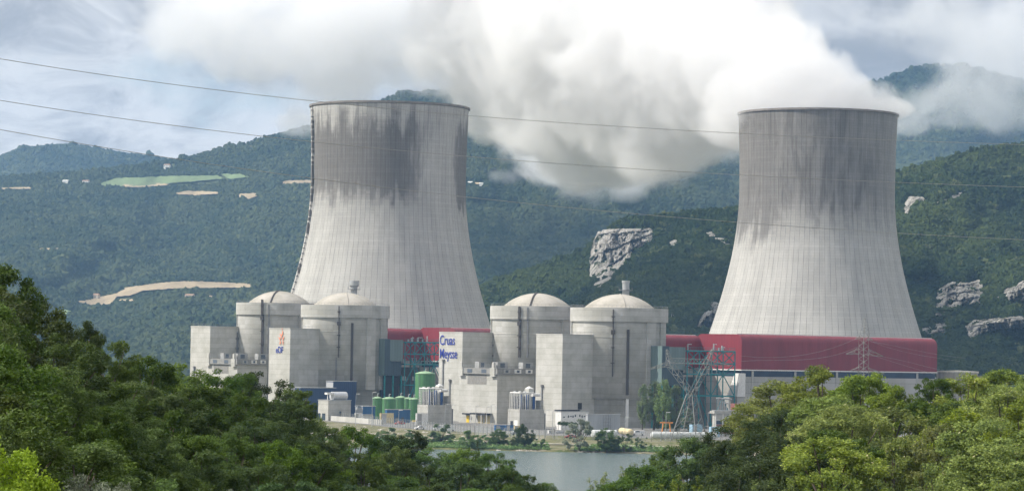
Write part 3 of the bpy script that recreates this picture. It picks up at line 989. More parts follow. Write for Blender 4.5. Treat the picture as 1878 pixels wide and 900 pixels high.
# the four tall blocks
b1 = square_block(347, 385, 445, 600, 1517, 'square concrete block at the far end of the row, half behind the trees')
b2 = square_block(491, 532, 597, 604, 1449, 'square concrete block with the faded orange swirl and blue lettering')
b3 = square_block(803, 848, 916, 611, 1383, 'square concrete block lettered Cruas Meysse in blue')
b4 = square_block(981, 1031.5, 1101, 615, 1310, 'tallest plain square concrete block, above the small white building')
# lower wings on the right of block 2 and block 4
for (t, c, La, Lb, zt), pr, yt in ((b4, 1130, 673, ), (b2, 624, 660)):
    R2 = solve(c, B, pr)
    z2 = ztop(pr, yt, c.y + R2 * B.y)
    MB().box(c + B * (Lb + .003) + A * 0.4, A * (La + 6), B * (R2 - Lb), Z * z2).build('wing', m_con2, t)
# a window and pipes on the blocks
t, c, La, Lb, zt = b4
o_ = solve(c, B, 1059); o2_ = solve(c, B, 1066)
MB().box(c + B * o_ - A * 0.15 + Z * ztop(1062, 750, c.y + 8), A * 0.2, B * (o2_ - o_), Z * 2.8).build('window', m_dark, t)
for (t, c, La, Lb, zt), fa in ((b1, 0.97), (b3, 0.97), (b2, 0.3)):
    pp = MB()
    if fa > 0.5:
        for q_ in (0.8, 2.6):
            pp.box(c + B * (Lb - q_ - 2) - A * 0.5 + Z * (zt * 0.45), A * 0.55, B * 0.5, Z * (zt * 0.5))
            for k in range(4): pp.box(c + B * (Lb - q_ - 2.5) - A * 0.8 + Z * (zt * (0.5 + 0.12 * k)), A * 0.85, B * 1.4, Z * 1.0)
        pp.build('duct', m_rail, t)
# drain pipe at the left end of block 1, slim flue pipes on block 3 and 4
for (t, c, La, Lb, zt), fr, z0, z1 in ((b1, 0.75, 8, 21), (b3, 0.78, 14, 27), (b3, 0.48, 5, 18), (b4, 0.72, 3, 17)):
    p = c + A * (La * fr) - B * 0.45
    m = MB(); m.box(p + Z * z0, A * 0.7, B * 0.5, Z * (z1 - z0)); m.tube(p + Z * z1, p + Z * (z1 + 0.9), 0.7, 8)
    m.build('flue_pipe', m_rail, t)


def low_block(pl, pc, pr, yt, d, label, ystrip):
    """low building between two blocks with the row of air handlers on its roof"""
    c, La, Lb, zt = blk(pl, pc, pr, yt, d)
    t = thing('auxiliary_building', c, label, 'concrete building', 'low buildings between the square blocks')
    m = MB()
    block(c, La, Lb, 0, zt, m)
    m.build('wall', m_con2, t)
    # recess drawn as a darker flat panel; roof band, white end piers
    bm_ = MB()
    bm_.box(c - A * 0.9 - B * 0.9 + Z * (zt + .003), A * (La * 0.92), B * 1.2, Z * 2.6)
    bm_.box(c - A * 0.9 + B * 0.303 + Z * (zt + .003), A * 1.4, B * (Lb + .6), Z * 2.6)
    bm_.build('roof_band', plain('grey band concrete', (0.27, 0.265, 0.25), var=0.2), t)
    rc = MB(); rc.box(c + A * (La * 0.28) - B * 0.06 + Z * (zt - 4.6), A * (La * 0.5), B * 0.1, Z * 4.4)
    rc.build('recess', plain('dark recess panel', (0.25, 0.24, 0.22), var=0.25), t)
    for f0 in (0.02, 0.86):
        p = MB(); p.box(c + A * (La * f0) - B * 1.3 + Z * (zt - 1.0), A * (La * 0.12), B * 1.5, Z * 3.8)
        p.box(c + A * (La * (f0 + .03)) - B * 1.1 + Z * (zt + 2.803), A * (La * 0.05), B * 1.0, Z * 2.4)
        p.build('pier', m_con2, t)
    # louvred boxes in the band of the right face
    for k in range(3):
        x0 = Lb * (0.12 + 0.3 * k)
        q_ = MB(); q_.box(c + B * x0 - A * 1.25 + Z * (zt + 0.5), A * 0.34, B * (Lb * 0.17), Z * 1.7)
        q_.build('vent_grille', m_white if k else m_ac, t)
        q2 = MB(); q2.box(c + B * (x0 + Lb * .05) - A * 1.33 + Z * (zt + 0.8), A * 0.078, B * (Lb * 0.07), Z * 1.1); q2.build('vent_fan', m_louvre, t)
    for k, (fx, wv) in enumerate(((0.25, 3.4), (0.62, 3.4))):
        q_ = MB(); q_.box(c + A * (La * fx) - B * 0.98 + Z * (zt + 0.5), A * wv, B * 0.078, Z * 1.6); q_.build('vent_grille', m_louvre, t)
    # air handling units on the roof
    for (a_, b_, w_) in ((La * 0.62, 3.0, 3.2), (1.0, 0.8, 4.6), (1.0, Lb * 0.72, 4.6)):
        u = MB(); u.box(c + A * a_ + B * b_ + Z * (zt + 0.01), A * 3, B * w_ * 1.3, Z * 5.4)
        un = u.build('air_handler', m_ac, t)
        l = MB(); l.box(c + A * (a_ - 0.08) + B * (b_ + w_ * 0.35) + Z * (zt + 3.0), A * 0.079, B * w_ * 0.55, Z * 1.9)
        l.build('louvre_panel', m_louvre, un)
    rm = MB(); rail_line(rm, c - A * .8 - B * .8 + Z * (zt + 2.6), c - B * .8 + A * La * .9 + Z * (zt + 2.6)); rail_line(rm, c - A * .8 - B * .8 + Z * (zt + 2.6), c - A * .8 + B * Lb + Z * (zt + 2.6))
    rm.build('railing', m_rail, t)
    return t, c, La, Lb, zt


l1 = low_block(378, 436, 489, 668, 1482, 'low building with roof fans between two square blocks, half behind the trees', 0)
l3 = low_block(841, 913, 979, 686, 1345, 'low building with roof fans between the Cruas Meysse block and the tallest block', 0)

# lettering on the faces that look towards the river
nB = -B; xA = -A
t, c, La, Lb, zt = b3
p1 = c + A * (La * 0.96) - B * 0.2
def zat(px_, py_, c_): return ztop(px_, py_, c_.y)
cc = c + A * (La * 0.965)
z1 = ztop(806, 631.5, cc.y); z2 = ztop(806, 656, cc.y)
hcap = (ztop(806, 614, cc.y) - z1) / 0.70
text_obj('Cruas', hcap, cc - B * 0.25 + Z * z1, xA, nB, m_blue, t, sx=0.74, offset=0.02)
text_obj('Meysse', hcap, cc - B * 0.25 + Z * z2, xA, nB, m_blue, t, sx=0.71, offset=0.02)
t, c, La, Lb, zt = b2
cc = c + A * (La * 0.66)
z1 = ztop(507, 646.5, cc.y)
text_obj('eDF', (ztop(507, 634.5, cc.y) - z1) / 0.72, cc - B * 0.25 + Z * z1, xA, nB, m_blue, t, sx=0.82, offset=0.03)
# the faded orange swirl above it: curved tapering blades
cz = Vector(c + A * solve(c, A, 514)) - B * 0.22
zc = ztop(513, 619, cz.y)
blades = []
sp = [((1.2, 3.9), (0.4, 0.9), 1.0), ((-1.6, 2.0), (0.1, 0.3), 1.1), ((2.6, 0.9), (0.9, -1.0), 0.9), ((-2.9, 0.4), (-1.1, -1.4), 0.9), ((-0.9, -1.3), (-1.6, -3.6), 1.0), ((1.2, -1.2), (1.9, -3.6), 0.9), ((0.3, 1.6), (-0.9, -0.5), 0.9), ((0.6, 5.2), (0.2, 4.2), 0.6)]
mo = MB()
for (x0, y0), (x1, y1), w_ in sp:
    n_ = 8; L1, L2 = [], []
    dx, dy = x1 - x0, y1 - y0; ln = math.hypot(dx, dy); nx_, ny_ = -dy / ln, dx / ln
    for k in range(n_ + 1):
        s_ = k / n_; bow = 0.35 * math.sin(math.pi * s_); ww = w_ * 0.5 * math.sin(math.pi * min(0.98, max(0.04, s_))) ** 0.7
        ux = x0 + dx * s_ + nx_ * bow; uy = y0 + dy * s_ + ny_ * bow
        L1.append((ux + nx_ * ww, uy + ny_ * ww)); L2.append((ux - nx_ * ww, uy - ny_ * ww))
    def w3(q_, o_): return cz + xA * q_[0] * 0.8 + Z * (zc + q_[1] * 0.92) - B * o_
    vs = [w3(q_, 0.12) for q_ in L1] + [w3(q_, 0.12) for q_ in L2]
    fs = [(k, k + 1, n_ + 2 + k, n_ + 1 + k) for k in range(n_)]
    mo.add(vs, fs)
mo.build('emblem', m_orange, t)

# ================================================================= RED TURBINE HALLS
def _clad(g, out, col, pitch=1.1):
    tc = g.n('ShaderNodeTexCoord').outputs['Object']
    x, y, z = g.n('ShaderNodeSeparateXYZ', {0: tc}).outputs
    s_ = g.m('ADD', g.m('MULTIPLY', x, B.x), g.m('MULTIPLY', y, B.y))
    s2 = g.m('ADD', g.m('MULTIPLY', x, A.x), g.m('MULTIPLY', y, A.y))
    u = g.m('ADD', s_, s2)
    rib = g.m('PINGPONG', u, pitch / 2)
    nz = g.rng(g.noise(g.scale(tc, (.3, .3, .05)), 1.0, 4, 0.6), 0.3, 0.7, 0.88, 1.06)
    wn = g.n('ShaderNodeTexWhiteNoise', {'Vector': g.n('ShaderNodeCombineXYZ', {0: g.m('FLOOR', g.m('DIVIDE', u, 5.5)), 1: 0.0, 2: 0.0}).outputs[0]}).outputs[0]
    k = g.m('MULTIPLY', nz, g.rng(wn, 0, 1, 0.95, 1.04, False))
    k = g.m('MULTIPLY', k, g.rng(rib, 0, pitch / 2, 0.93, 1.03, False))
    c = g.mix(1.0, col, g.n('ShaderNodeCombineXYZ', {0: k, 1: k, 2: k}).outputs[0], 'MULTIPLY')
    bp = g.n('ShaderNodeBump', {'Strength': 0.5, 'Distance': 0.15, 'Height': rib}).outputs[0]
    b = g.n('ShaderNodeBsdfPrincipled', {'Base Color': c, 'Roughness': 0.5, 'Normal': bp, 'Specular IOR Level': 0.35})
    g.link(b.outputs[0], out.inputs[0])


m_red = mat('red cladding', _clad, col=(0.225, 0.030, 0.040))
m_navy = plain('dark blue glazing band', (0.03, 0.05, 0.09), rough=0.3, var=0.4, scale=0.2)
m_conh = concrete('hall concrete', col=(0.42, 0.41, 0.385), panel=9.0, lift=5.0)


def hall_shape(m, c, La, Lb, z0, z1, rad=3.6):
    """clad box from corner c with eaves rounded along both long sides (which run along B)"""
    prof = [(0, z0), (0, z1 - rad)]
    for k in range(1, 9):
        a_ = math.pi / 2 * k / 8; prof.append((rad - rad * math.cos(a_), z1 - rad + rad * math.sin(a_)))
    prof2 = [(La - x, z) for x, z in prof[::-1]]
    pts = prof + prof2
    n_ = len(pts)
    vs = [c + A * x + Z * z for x, z in pts] + [c + A * x + Z * z + B * Lb for x, z in pts]
    fs = [(k, k + n_, (k + 1) % n_ + n_, (k + 1) % n_) for k in range(n_)]
    m.add(vs, fs)
    m.add(vs[:n_], [tuple(range(n_))]); m.add(vs[n_:], [tuple(range(n_))[::-1]])
    return m


def hall(pl, pc, d, ztopv, zb, Lb, wing, label, name='turbine_hall'):
    c = corner(pc, d); La = solve(c, A, pl)
    t = thing(name, c, label, 'turbine hall', 'red turbine halls')
    hall_shape(MB(), c, La, Lb, zb, ztopv).build('cladding', m_red, t)
    # wing further back that reaches towards the river
    w0 = c + A * (La - 3) - B * wing
    hall_shape(MB(), w0, 26, wing - .01, zb, ztopv - 0.8).build('wing_cladding', m_red, t)
    MB().box(w0 + Z * 0 + A * .5 + B * .5, A * 25, B * (wing - .52), Z * (zb - .003)).build('wing_wall', m_conh, t)
    fl = MB(); fl.box(c - A * 0.25 - B * 0.2 + Z * (zb - 0.5), A * (La + .4), B * (Lb + .4), Z * 0.497)
    fl.build('drip_flashing', m_white, t)
    MB().box(c + A * 0.6 + B * .6 + Z * (zb - 3.2), A * (La - 1.2), B * (Lb - 1.2), Z * 2.697).build('glazing_band', m_navy, t)
    MB().box(c + A * 0.2 + B * .2, A * (La - .4), B * (Lb - .4), Z * (zb - 3.203)).build('wall', m_conh, t)
    for k in range(5):
        x = Lb * (0.05 + 0.21 * k)
        MB().box(c + B * x - A * 0.05, A * 0.2, B * 1.3, Z * (zb - 0.6)).build('pilaster', m_conh, t)
    # roof edge line of little brackets
    cap = MB(); cap.box(c + A * 3.5 + B * 0.1 + Z * (ztopv + .003), A * 0.4, B * (Lb - .2), Z * 0.35)
    cap.box(w0 + A * 3.5 + B * 0.1 + Z * (ztopv - 0.8 + .003), A * 0.4, B * (wing - .3), Z * 0.35)
    cap.build('roof_capping', m_white, t)
    return t, c, La


dR = 1375
cR = corner(1360, dR)
zbR = ztop(1360, 677, dR)
h1 = hall(1275, 1360, dR, ztop(1360, 612.5, dR), zbR, solve(cR, B, 1717), 35, 'long red clad turbine hall below the steaming tower, with a glazed strip')
h2 = hall(766, 836, 1514, ztop(836, 601, 1514), ztop(836, 601, 1514) - 16.5, 100, 33, 'red clad turbine hall showing as a strip behind the reactors on the left')

# round white tank at the far end of the red hall
tc_ = corner(1756, 1470)
t = thing('storage_tank', tc_, 'round cream concrete tank beside the end of the long red hall', 'tank')
r_ = 38 / F_PX * 1470
MB().lathe(tc_, [(r_, 0), (r_, ztop(1756, 680, 1470) - 1), (r_ + .3, ztop(1756, 680, 1470) - 0.9), (r_ + .3, ztop(1756, 680, 1470)), (0, ztop(1756, 680, 1470) + .3)], 64).build('shell', plain('cream concrete', (0.52, 0.49, 0.42), var=0.15, scale=.2, streak=0.3), t)
MB().lathe(tc_, [(r_ + 5, 0), (r_ + 5, ztop(1756, 688, 1470)), (r_ + 0.3, ztop(1756, 688, 1470))], 40, a0=-0.5, a1=0.8).build('apron_wall', MATS['cream concrete'], t)

# white slanted flue housing against the hall corner
fc = corner(1353, 1352)
t = thing('flue_housing', fc, 'narrow white tapering concrete housing at the corner of the long red hall', 'flue housing')
zf = ztop(1353, 684, 1352); z0f = ztop(1353, 727, 1352)
m = MB(); m.add([fc - A * 0 + Z * z0f, fc + A * 6.5 + Z * z0f, fc + A * 6.5 + B * 5 + Z * z0f, fc + B * 5 + Z * z0f,
                 fc + B * 1.5 + Z * zf, fc + A * 3.4 + B * 1.5 + Z * zf, fc + A * 3.4 + B * 5 + Z * zf, fc + B * 5 + Z * zf],
                [(0, 3, 2, 1), (4, 5, 6, 7), (0, 1, 5, 4), (1, 2, 6, 5), (2, 3, 7, 6), (3, 0, 4, 7)])
m.build('shaft', m_white, t)
MB().box(fc + A * .6 + B * .6, A * 5, B * 4, Z * z0f).build('base', m_con, t)

# ================================================================= TEAL STEELWORK AND CLAD BOXES
m_teal = plain('teal steel', (0.025, 0.22, 0.23), rough=0.5, var=0.3, scale=0.5)
m_tealp = mat('teal panel', _clad, col=(0.15, 0.205, 0.20), pitch=1.6)
m_teald = mat('dark teal panel', _clad, col=(0.055, 0.085, 0.105), pitch=1.6)


def lattice(m, o, ex, ez, n, r, diag=True, dbl=False):
    """planar braced bay frame: n bays along ex, one height ez"""
    for k in range(n + 1): m.tube(o + ex * (k / n), o + ex * (k / n) + ez, r, 4)
    m.tube(o, o + ex, r, 4); m.tube(o + ez, o + ex + ez, r, 4)
    if diag:
        for k in range(n):
            a_ = o + ex * (k / n); b_ = o + ex * ((k + 1) / n)
            if k % 2 or dbl: m.tube(a_, b_ + ez, r * 0.8, 4)
            if not k % 2 or dbl: m.tube(b_, a_ + ez, r * 0.8, 4)


def steelwork(pbl, pbc, pbr, ybt, ybb, d, pfr, yft, label, labelb, wbase=True):
    """clad relief box on legs followed by an open frame"""
    c, La, Lb, zt = blk(pbl, pbc, pbr, ybt, d)
    zb = ztop(pbc, ybb, d)
    t = thing('clad_box_house', c, labelb, 'clad building', 'teal clad boxes beside the reactors')
    MB().box(c + Z * zb, A * La, B * (Lb * 0.28), Z * (zt - zb)).build('end_bay', m_teald, t)
    MB().box(c + B * (Lb * 0.28 + .003) + Z * (zb + (zt - zb) * 0.40) + A * .3, A * (La - .3), B * (Lb * 0.72), Z * ((zt - zb) * 0.58)).build('side_bay', m_tealp, t)
    MB().box(c + B * (Lb * 0.28 + .003) + Z * zb + A * 1.5, A * (La - 1.5), B * (Lb * 0.72), Z * ((zt - zb) * 0.39)).build('lower_bay', m_teald, t)
    fr_ = MB(); fr_.box(c - B * .12 + A * .1 + Z * zb, A * (La - .1), B * .115, Z * (zt - zb)); fr_.build('river_panel', m_tealp, t)
    lg = MB()
    for a_ in (0.6, La - .6):
        for b_ in (0.6, Lb * .5, Lb - .6): lg.box(c + A * a_ + B * b_ - A * .3 - B * .3, A * .6, B * .6, Z * (zb - .003))
    lg.build('leg_frame', m_teal, t)
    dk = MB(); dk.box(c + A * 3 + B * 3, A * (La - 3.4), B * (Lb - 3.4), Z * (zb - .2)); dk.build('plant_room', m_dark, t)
    # open frame
    c2 = c + B * (Lb + 0.8)
    Lf = solve(c2, B, pfr); zf = ztop(pbr, yft, c2.y)
    f = thing('steel_frame', c2, label, 'steel frame', 'open teal steel frames')
    m = MB()
    dp = A * 11
    nb = 4
    lv = [0, zf * 0.42, zf * 0.70, zf * 0.84, zf]
    for dpt in (Vector((0, 0, 0)), dp):
        for k in range(nb + 1): m.tube(c2 + dpt + B * (Lf * k / nb), c2 + dpt + B * (Lf * k / nb) + Z * zf, 0.34, 4)
        for z_ in lv[1:]: m.tube(c2 + dpt + Z * z_, c2 + dpt + B * Lf + Z * z_, 0.38, 4)
    for k in range(nb + 1):
        for z_ in lv[1:]: m.tube(c2 + B * (Lf * k / nb) + Z * z_, c2 + dp + B * (Lf * k / nb) + Z * z_, 0.2, 4)
    m.build('column_frame', m_teal, f)
    for k in range(nb):
        br = MB()
        a_, b_ = c2 + B * (Lf * k / nb), c2 + B * (Lf * (k + 1) / nb)
        br.tube(a_ + Z * lv[3], b_ + Z * lv[4], .24, 4); br.tube(b_ + Z * lv[3], a_ + Z * lv[4], .24, 4)
        if k % 2: br.tube(a_ + Z * lv[2], b_ + Z * lv[3], .24, 4)
        else: br.tube(b_ + Z * lv[2], a_ + Z * lv[3], .24, 4)
        br.build('brace', m_teal, f)
    for k in range(0, nb, 2):
        br = MB()
        a_, b_ = c2 + B * (Lf * k / nb), c2 + B * (Lf * (k + 2) / nb)
        mm_ = (a_ + b_) / 2
        br.tube(a_ + Z * .3, mm_ + Z * lv[1], .34, 4); br.tube(b_ + Z * .3, mm_ + Z * lv[1], .34, 4)
        br.tube(a_ + Z * lv[1], mm_ + Z * lv[2], .28, 4); br.tube(b_ + Z * lv[1], mm_ + Z * lv[2], .28, 4)
        br.build('brace', m_teal, f)
    fl = MB()
    for z_ in (lv[2], lv[4]): fl.box(c2 + Z * (z_ + .3), A * 11, B * Lf, Z * 0.12)
    fl.build('grating_floor', m_rail, f)
    rm = MB()
    for z_ in (lv[2], lv[4]): rail_line(rm, c2 + Z * (z_ + .42), c2 + B * Lf + Z * (z_ + .42), 1.2, 1.6, 0.06)
    rm.build('railing', m_teal, f)
    rnd = random.Random(int(pfr))
    # valves and pipework standing on the two floors
    for k in range(16):
        pv = MB()
        z_ = lv[2] + .42 if k % 3 else lv[4] + .42
        p = c2 + A * rnd.uniform(1, 9) + B * rnd.uniform(1, Lf - 1) + Z * z_
        h_ = rnd.uniform(1.0, 3.4)
        pv.tube(p, p + Z * h_, rnd.uniform(.2, .5), 8)
        if rnd.random() < .5: pv.tube(p + Z * h_, p + Z * h_ + B * rnd.uniform(1, 3), .18, 6)
        pv.build('pipe', m_metal, f)
    # dark masonry annex behind and below the frame
    an = thing('annex_building', c2, 'dark annex behind the open teal frame beside the ' + ('green tanks' if pfr < 1000 else 'big lattice pylon'), 'annex')
    MB().box(c2 + A * 12 - B * 1, A * 8, B * (Lf * 0.8), Z * (zf * 0.66)).build('wall', plain('dark grey masonry', (0.17, 0.165, 0.16), var=.3, scale=.2), an)
    wn_ = MB()
    for k in range(3): wn_.box(c2 + A * 11.9 + B * (2 + k * Lf * .25) + Z * (zf * .48), A * .099, B * 2.2, Z * 2.0)
    wn_.build('window', m_white, an)
    return c, La, Lb, c2, Lf, zf


s4 = steelwork(1192, 1215, 1256, 634, 706, 1316, 1346, 643, 'open teal steel frame behind the big lattice pylon', 'grey-teal clad box on legs beside the drum with the straight stack')
s2 = steelwork(683, 706, 738, 621, 688, 1462, 812, 627, 'open teal steel frame above the green tanks', 'grey-teal clad box on legs beside the drum with the flared stack')
# ================================================================= TREES
def _leaf(g, out, dark, light, tip=(0.3, 0.3, 0.15), tipamt=0.0, trans=0.35):
    tone = g.n('ShaderNodeAttribute', attribute_name='tone').outputs['Fac']
    r = g.n('ShaderNodeObjectInfo').outputs['Random']
    c = g.mix(tone, dark, light)
    if tipamt > 0: c = g.mix(g.rng(tone, 1 - tipamt, 1.0), c, tip)
    hs = g.n('ShaderNodeHueSaturation', {'Hue': g.rng(r, 0, 1, 0.485, 0.512, False), 'Saturation': g.rng(g.m('FRACT', g.m('MULTIPLY', r, 7.3)), 0, 1, 0.85, 1.1, False), 'Value': g.rng(g.m('FRACT', g.m('MULTIPLY', r, 13.7)), 0, 1, 0.75, 1.25, False), 'Color': c}).outputs[0]
    b = g.n('ShaderNodeBsdfPrincipled', {'Base Color': hs, 'Roughness': 0.55, 'Specular IOR Level': 0.25})
    t = g.n('ShaderNodeBsdfTranslucent', {'Color': hs})
    mx = g.n('ShaderNodeMixShader', {0: trans, 1: b.outputs[0], 2: t.outputs[0]})
    g.link(mx.outputs[0], out.inputs[0])


LEAF = {
    'oak': mat('oak leaves', _leaf, dark=(0.032, 0.067, 0.009), light=(0.111, 0.171, 0.023)),
    'green': mat('fresh leaves', _leaf, dark=(0.044, 0.091, 0.013), light=(0.166, 0.263, 0.034)),
    'locust': mat('yellow green leaves', _leaf, dark=(0.10, 0.155, 0.028), light=(0.36, 0.43, 0.07), tip=(0.42, 0.40, 0.20), tipamt=0.12),
    'bright': mat('bright leaves', _leaf, dark=(0.149, 0.228, 0.021), light=(0.350, 0.473, 0.047)),
    'shoots': mat('willow leaves', _leaf, dark=(0.07, 0.12, 0.018), light=(0.27, 0.34, 0.06), tip=(0.24, 0.26, 0.12), tipamt=0.1),
    'silver': mat('silver leaves', _leaf, dark=(0.123, 0.149, 0.096), light=(0.350, 0.385, 0.280), tip=(0.42, 0.43, 0.38), tipamt=0.1),
    'pine': mat('pine needles', _leaf, dark=(0.032, 0.074, 0.021), light=(0.123, 0.228, 0.061), trans=0.15),
    'dark': mat('dark leaves', _leaf, dark=(0.025, 0.049, 0.010), light=(0.079, 0.119, 0.023)),
    'poplar': mat('poplar leaves', _leaf, dark=(0.12, 0.17, 0.06), light=(0.30, 0.36, 0.15)),
    'bank': mat('bank tree leaves', _leaf, dark=(0.08, 0.15, 0.055), light=(0.24, 0.34, 0.12)),
    'white': mat('whitish leaves', _leaf, dark=(0.105, 0.140, 0.070), light=(0.525, 0.542, 0.438), tip=(0.6, 0.6, 0.55), tipamt=0.3),
}
m_bark = plain('bark', (0.11, 0.09, 0.07), rough=0.9, var=0.3)
m_core = plain('crown interior', (0.02, 0.035, 0.01), rough=1.0)


def tree_mesh(kind, seed, nleaf, ls, aspect=1.15):
    """unit tree: crown about 1 wide, total height = aspect; returns (wood mesh, crown mesh)"""
    rs = np.random.RandomState(seed)
    H = aspect
    cl = []   # clumps: centre, radius
    wood = MB()
    if kind in ('oak', 'green', 'locust', 'bright', 'silver', 'dark', 'bank', 'white'):
        zc, rz = (H * 0.50, H * 0.52) if kind in ('bank', 'white') else (H * 0.55, H * 0.46)
        n = {'oak': 74, 'green': 80, 'locust': 90, 'bright': 80, 'silver': 50, 'dark': 60, 'bank': 24, 'white': 26}[kind]
        for _ in range(n):
            while True:
                p = rs.uniform(-1, 1, 3)
                q_ = np.linalg.norm(p)
                if 0.25 < q_ < 1: break
            p = p / q_ * q_ ** 0.5
            if p[2] < -0.55: p[2] *= 0.5
            r = rs.uniform(0.06, 0.145)
            k = 0.5 - r * 0.75
            cl.append(((p[0] * k * rs.uniform(.85, 1.12), p[1] * k * rs.uniform(.85, 1.12), zc + p[2] * (rz - r * 0.6)), (r, r, r * rs.uniform(.6, .9))))
        wood.tube((0, 0, -0.25), (rs.uniform(-.03, .03), 0, H * 0.35), 0.035, 7, 0.022)
        for c, r in cl[:12]:
            a_ = Vector((0, 0, H * rs.uniform(0.15, 0.38))); b_ = Vector(c); m_ = a_.lerp(b_, 0.5) + Vector((0, 0, 0.04 * rs.uniform(-1, 1)))
            wood.tube(a_, m_, 0.014, 5, 0.009); wood.tube(m_, b_, 0.009, 5, 0.004)
    elif kind == 'shoots':
        for _ in range(20):
            a_ = rs.uniform(0, 6.28); rr_ = 0.42 * math.sqrt(rs.rand()); h_ = H * (rs.uniform(0.72, 1.0) - 0.35 * rr_)
            x, y = rr_ * math.cos(a_), rr_ * math.sin(a_)
            nn = 6
            for k in range(nn):
                t = (k + 0.5) / nn
                r = 0.13 * (1 - 0.72 * t)
                cl.append(((x * (0.75 + .3 * t) + rs.uniform(-.02, .02), y * (0.75 + .3 * t) + rs.uniform(-.02, .02), h_ * (0.2 + 0.8 * t) - r), (r, r, r * 1.7)))
            wood.tube((x * .5, y * .5, -0.2), (x, y, h_ * 0.8), 0.01, 5, 0.004)
    elif kind == 'poplar':
        for k in range(42):
            t = rs.rand()
            w_ = 0.13 * math.sin(math.pi * min(1, t * 0.85 + 0.13)) ** 0.7 + 0.02
            a_ = rs.uniform(0, 6.28); rr_ = w_ * rs.uniform(.2, 1)
            r = rs.uniform(.04, .07)
            cl.append(((rr_ * math.cos(a_), rr_ * math.sin(a_), H * (0.1 + 0.87 * t)), (r, r, r * 2.4)))
        wood.tube((0, 0, -0.1), (0, 0, H * 0.9), 0.018, 6, 0.004)
    elif kind == 'pine':
        for _ in range(26):
            a_ = rs.uniform(0, 6.28); rr_ = 0.42 * math.sqrt(rs.rand())
            r = rs.uniform(0.08, 0.14)
            cl.append(((rr_ * math.cos(a_), rr_ * math.sin(a_), H * (0.5 + 0.42 * math.cos(rr_ / 0.45 * 1.4) * rs.uniform(.5, 1))), (r, r, r * 0.55)))
        wood.tube((0, 0, -0.25), (0, 0, H * 0.7), 0.03, 6, 0.012)
        for c, r in cl[:14]: wood.tube((0, 0, H * rs.uniform(.3, .6)), c, 0.01, 5, 0.004)
    elif kind == 'conifer':
        for k in range(44):
            t = k / 44; w_ = 0.2 * (1 - t) + 0.01
            a_ = k * 2.4; r = 0.03 + 0.06 * (1 - t)
            cl.append(((w_ * math.cos(a_), w_ * math.sin(a_), H * (0.08 + 0.9 * t)), (r, r, r * .8)))
        wood.tube((0, 0, -0.1), (0, 0, H * 0.95), 0.02, 6, 0.004)
    n = len(cl)
    cc = np.array([c for c, r in cl]); rr = np.array([r for c, r in cl])
    wgt = (rr[:, 0] * rr[:, 2]); wgt /= wgt.sum()
    idx = rs.choice(n, nleaf, p=wgt)
    d = rs.normal(size=(nleaf, 3)); d[:, 2] += 0.25
    d /= np.linalg.norm(d, axis=1)[:, None]
    rad = rs.uniform(0.35, 1.0, nleaf) ** 0.5 * (1 + 0.25 * (rs.rand(nleaf) < 0.12))
    P = cc[idx] + d * rr[idx] * rad[:, None]
    # ragged: sub-clusters push leaves into twig tufts
    sub = rs.normal(size=(n * 14, 3)); sub /= np.linalg.norm(sub, axis=1)[:, None]
    tuft = cc.repeat(14, 0) + sub * rr.repeat(14, 0) * 0.98
    ti = idx * 14 + rs.randint(0, 14, nleaf)
    pull = rs.uniform(0.25, 0.8, nleaf)[:, None]
    P = P * (1 - pull) + tuft[ti] * pull + rs.normal(size=(nleaf, 3)) * 0.006
    N = d * 0.55 + rs.normal(size=(nleaf, 3)) * 0.55 + np.array([0, 0, 0.35])
    N /= np.linalg.norm(N, axis=1)[:, None]
    T = np.cross(N, rs.normal(size=(nleaf, 3))); T /= np.linalg.norm(T, axis=1)[:, None]
    Bt = np.cross(N, T)
    L = ls * rs.uniform(0.6, 1.35, nleaf)[:, None]
    Wd = L * (0.5 if kind not in ('pine', 'conifer') else 0.22)
    if kind in ('pine', 'conifer'): L = L * 1.3
    fold = N * L * 0.18
    V = np.stack([P - T * L, P - Bt * Wd - fold, P + T * L, P + Bt * Wd - fold], 1).reshape(-1, 3)
    Q = np.arange(nleaf * 4).reshape(-1, 4)
    tone = np.clip(rs.normal(0.42, 0.2, nleaf) + 0.10 * rs.normal(size=n)[idx] + 0.08 * rs.normal(size=n * 14)[ti], 0, 1)
    me = fast_mesh(kind, V, Q, LEAF['dark' if kind == 'conifer' else kind], smooth=False, parent='mesh')
    at_ = me.attributes.new('tone', 'FLOAT', 'FACE'); at_.data.foreach_set('value', tone.astype(np.float32))
    wm_ = bpy.data.meshes.new('trunk'); wm_.from_pydata(wood.v, [], wood.f); wm_.materials.append(m_bark)
    return wm_, me


PROTO = {}


def protos(kind, n, nleaf, ls, aspect):
    PROTO[kind] = [tree_mesh(kind, 11 * k + abs(hash_(kind)) % 97, nleaf, ls, aspect) for k in range(n)] + [aspect]


def hash_(s_): return sum((i + 3) * ord(ch) for i, ch in enumerate(s_))


protos('oak', 5, 24000, 0.0135, 1.15)
protos('green', 4, 26000, 0.013, 1.15)
protos('locust', 5, 28000, 0.0135, 1.2)
protos('bright', 2, 30000, 0.0115, 1.1)
protos('shoots', 4, 26000, 0.012, 1.3)
protos('silver', 2, 12000, 0.012, 0.95)
protos('pine', 2, 17000, 0.016, 0.95)
protos('dark', 2, 26000, 0.0115, 1.1)
protos('poplar', 3, 9000, 0.012, 1.25)
protos('bank', 4, 6000, 0.024, 1.1)
protos('white', 1, 8000, 0.02, 1.1)
protos('conifer', 2, 5000, 0.016, 1.2)

RT_ = random.Random(99)


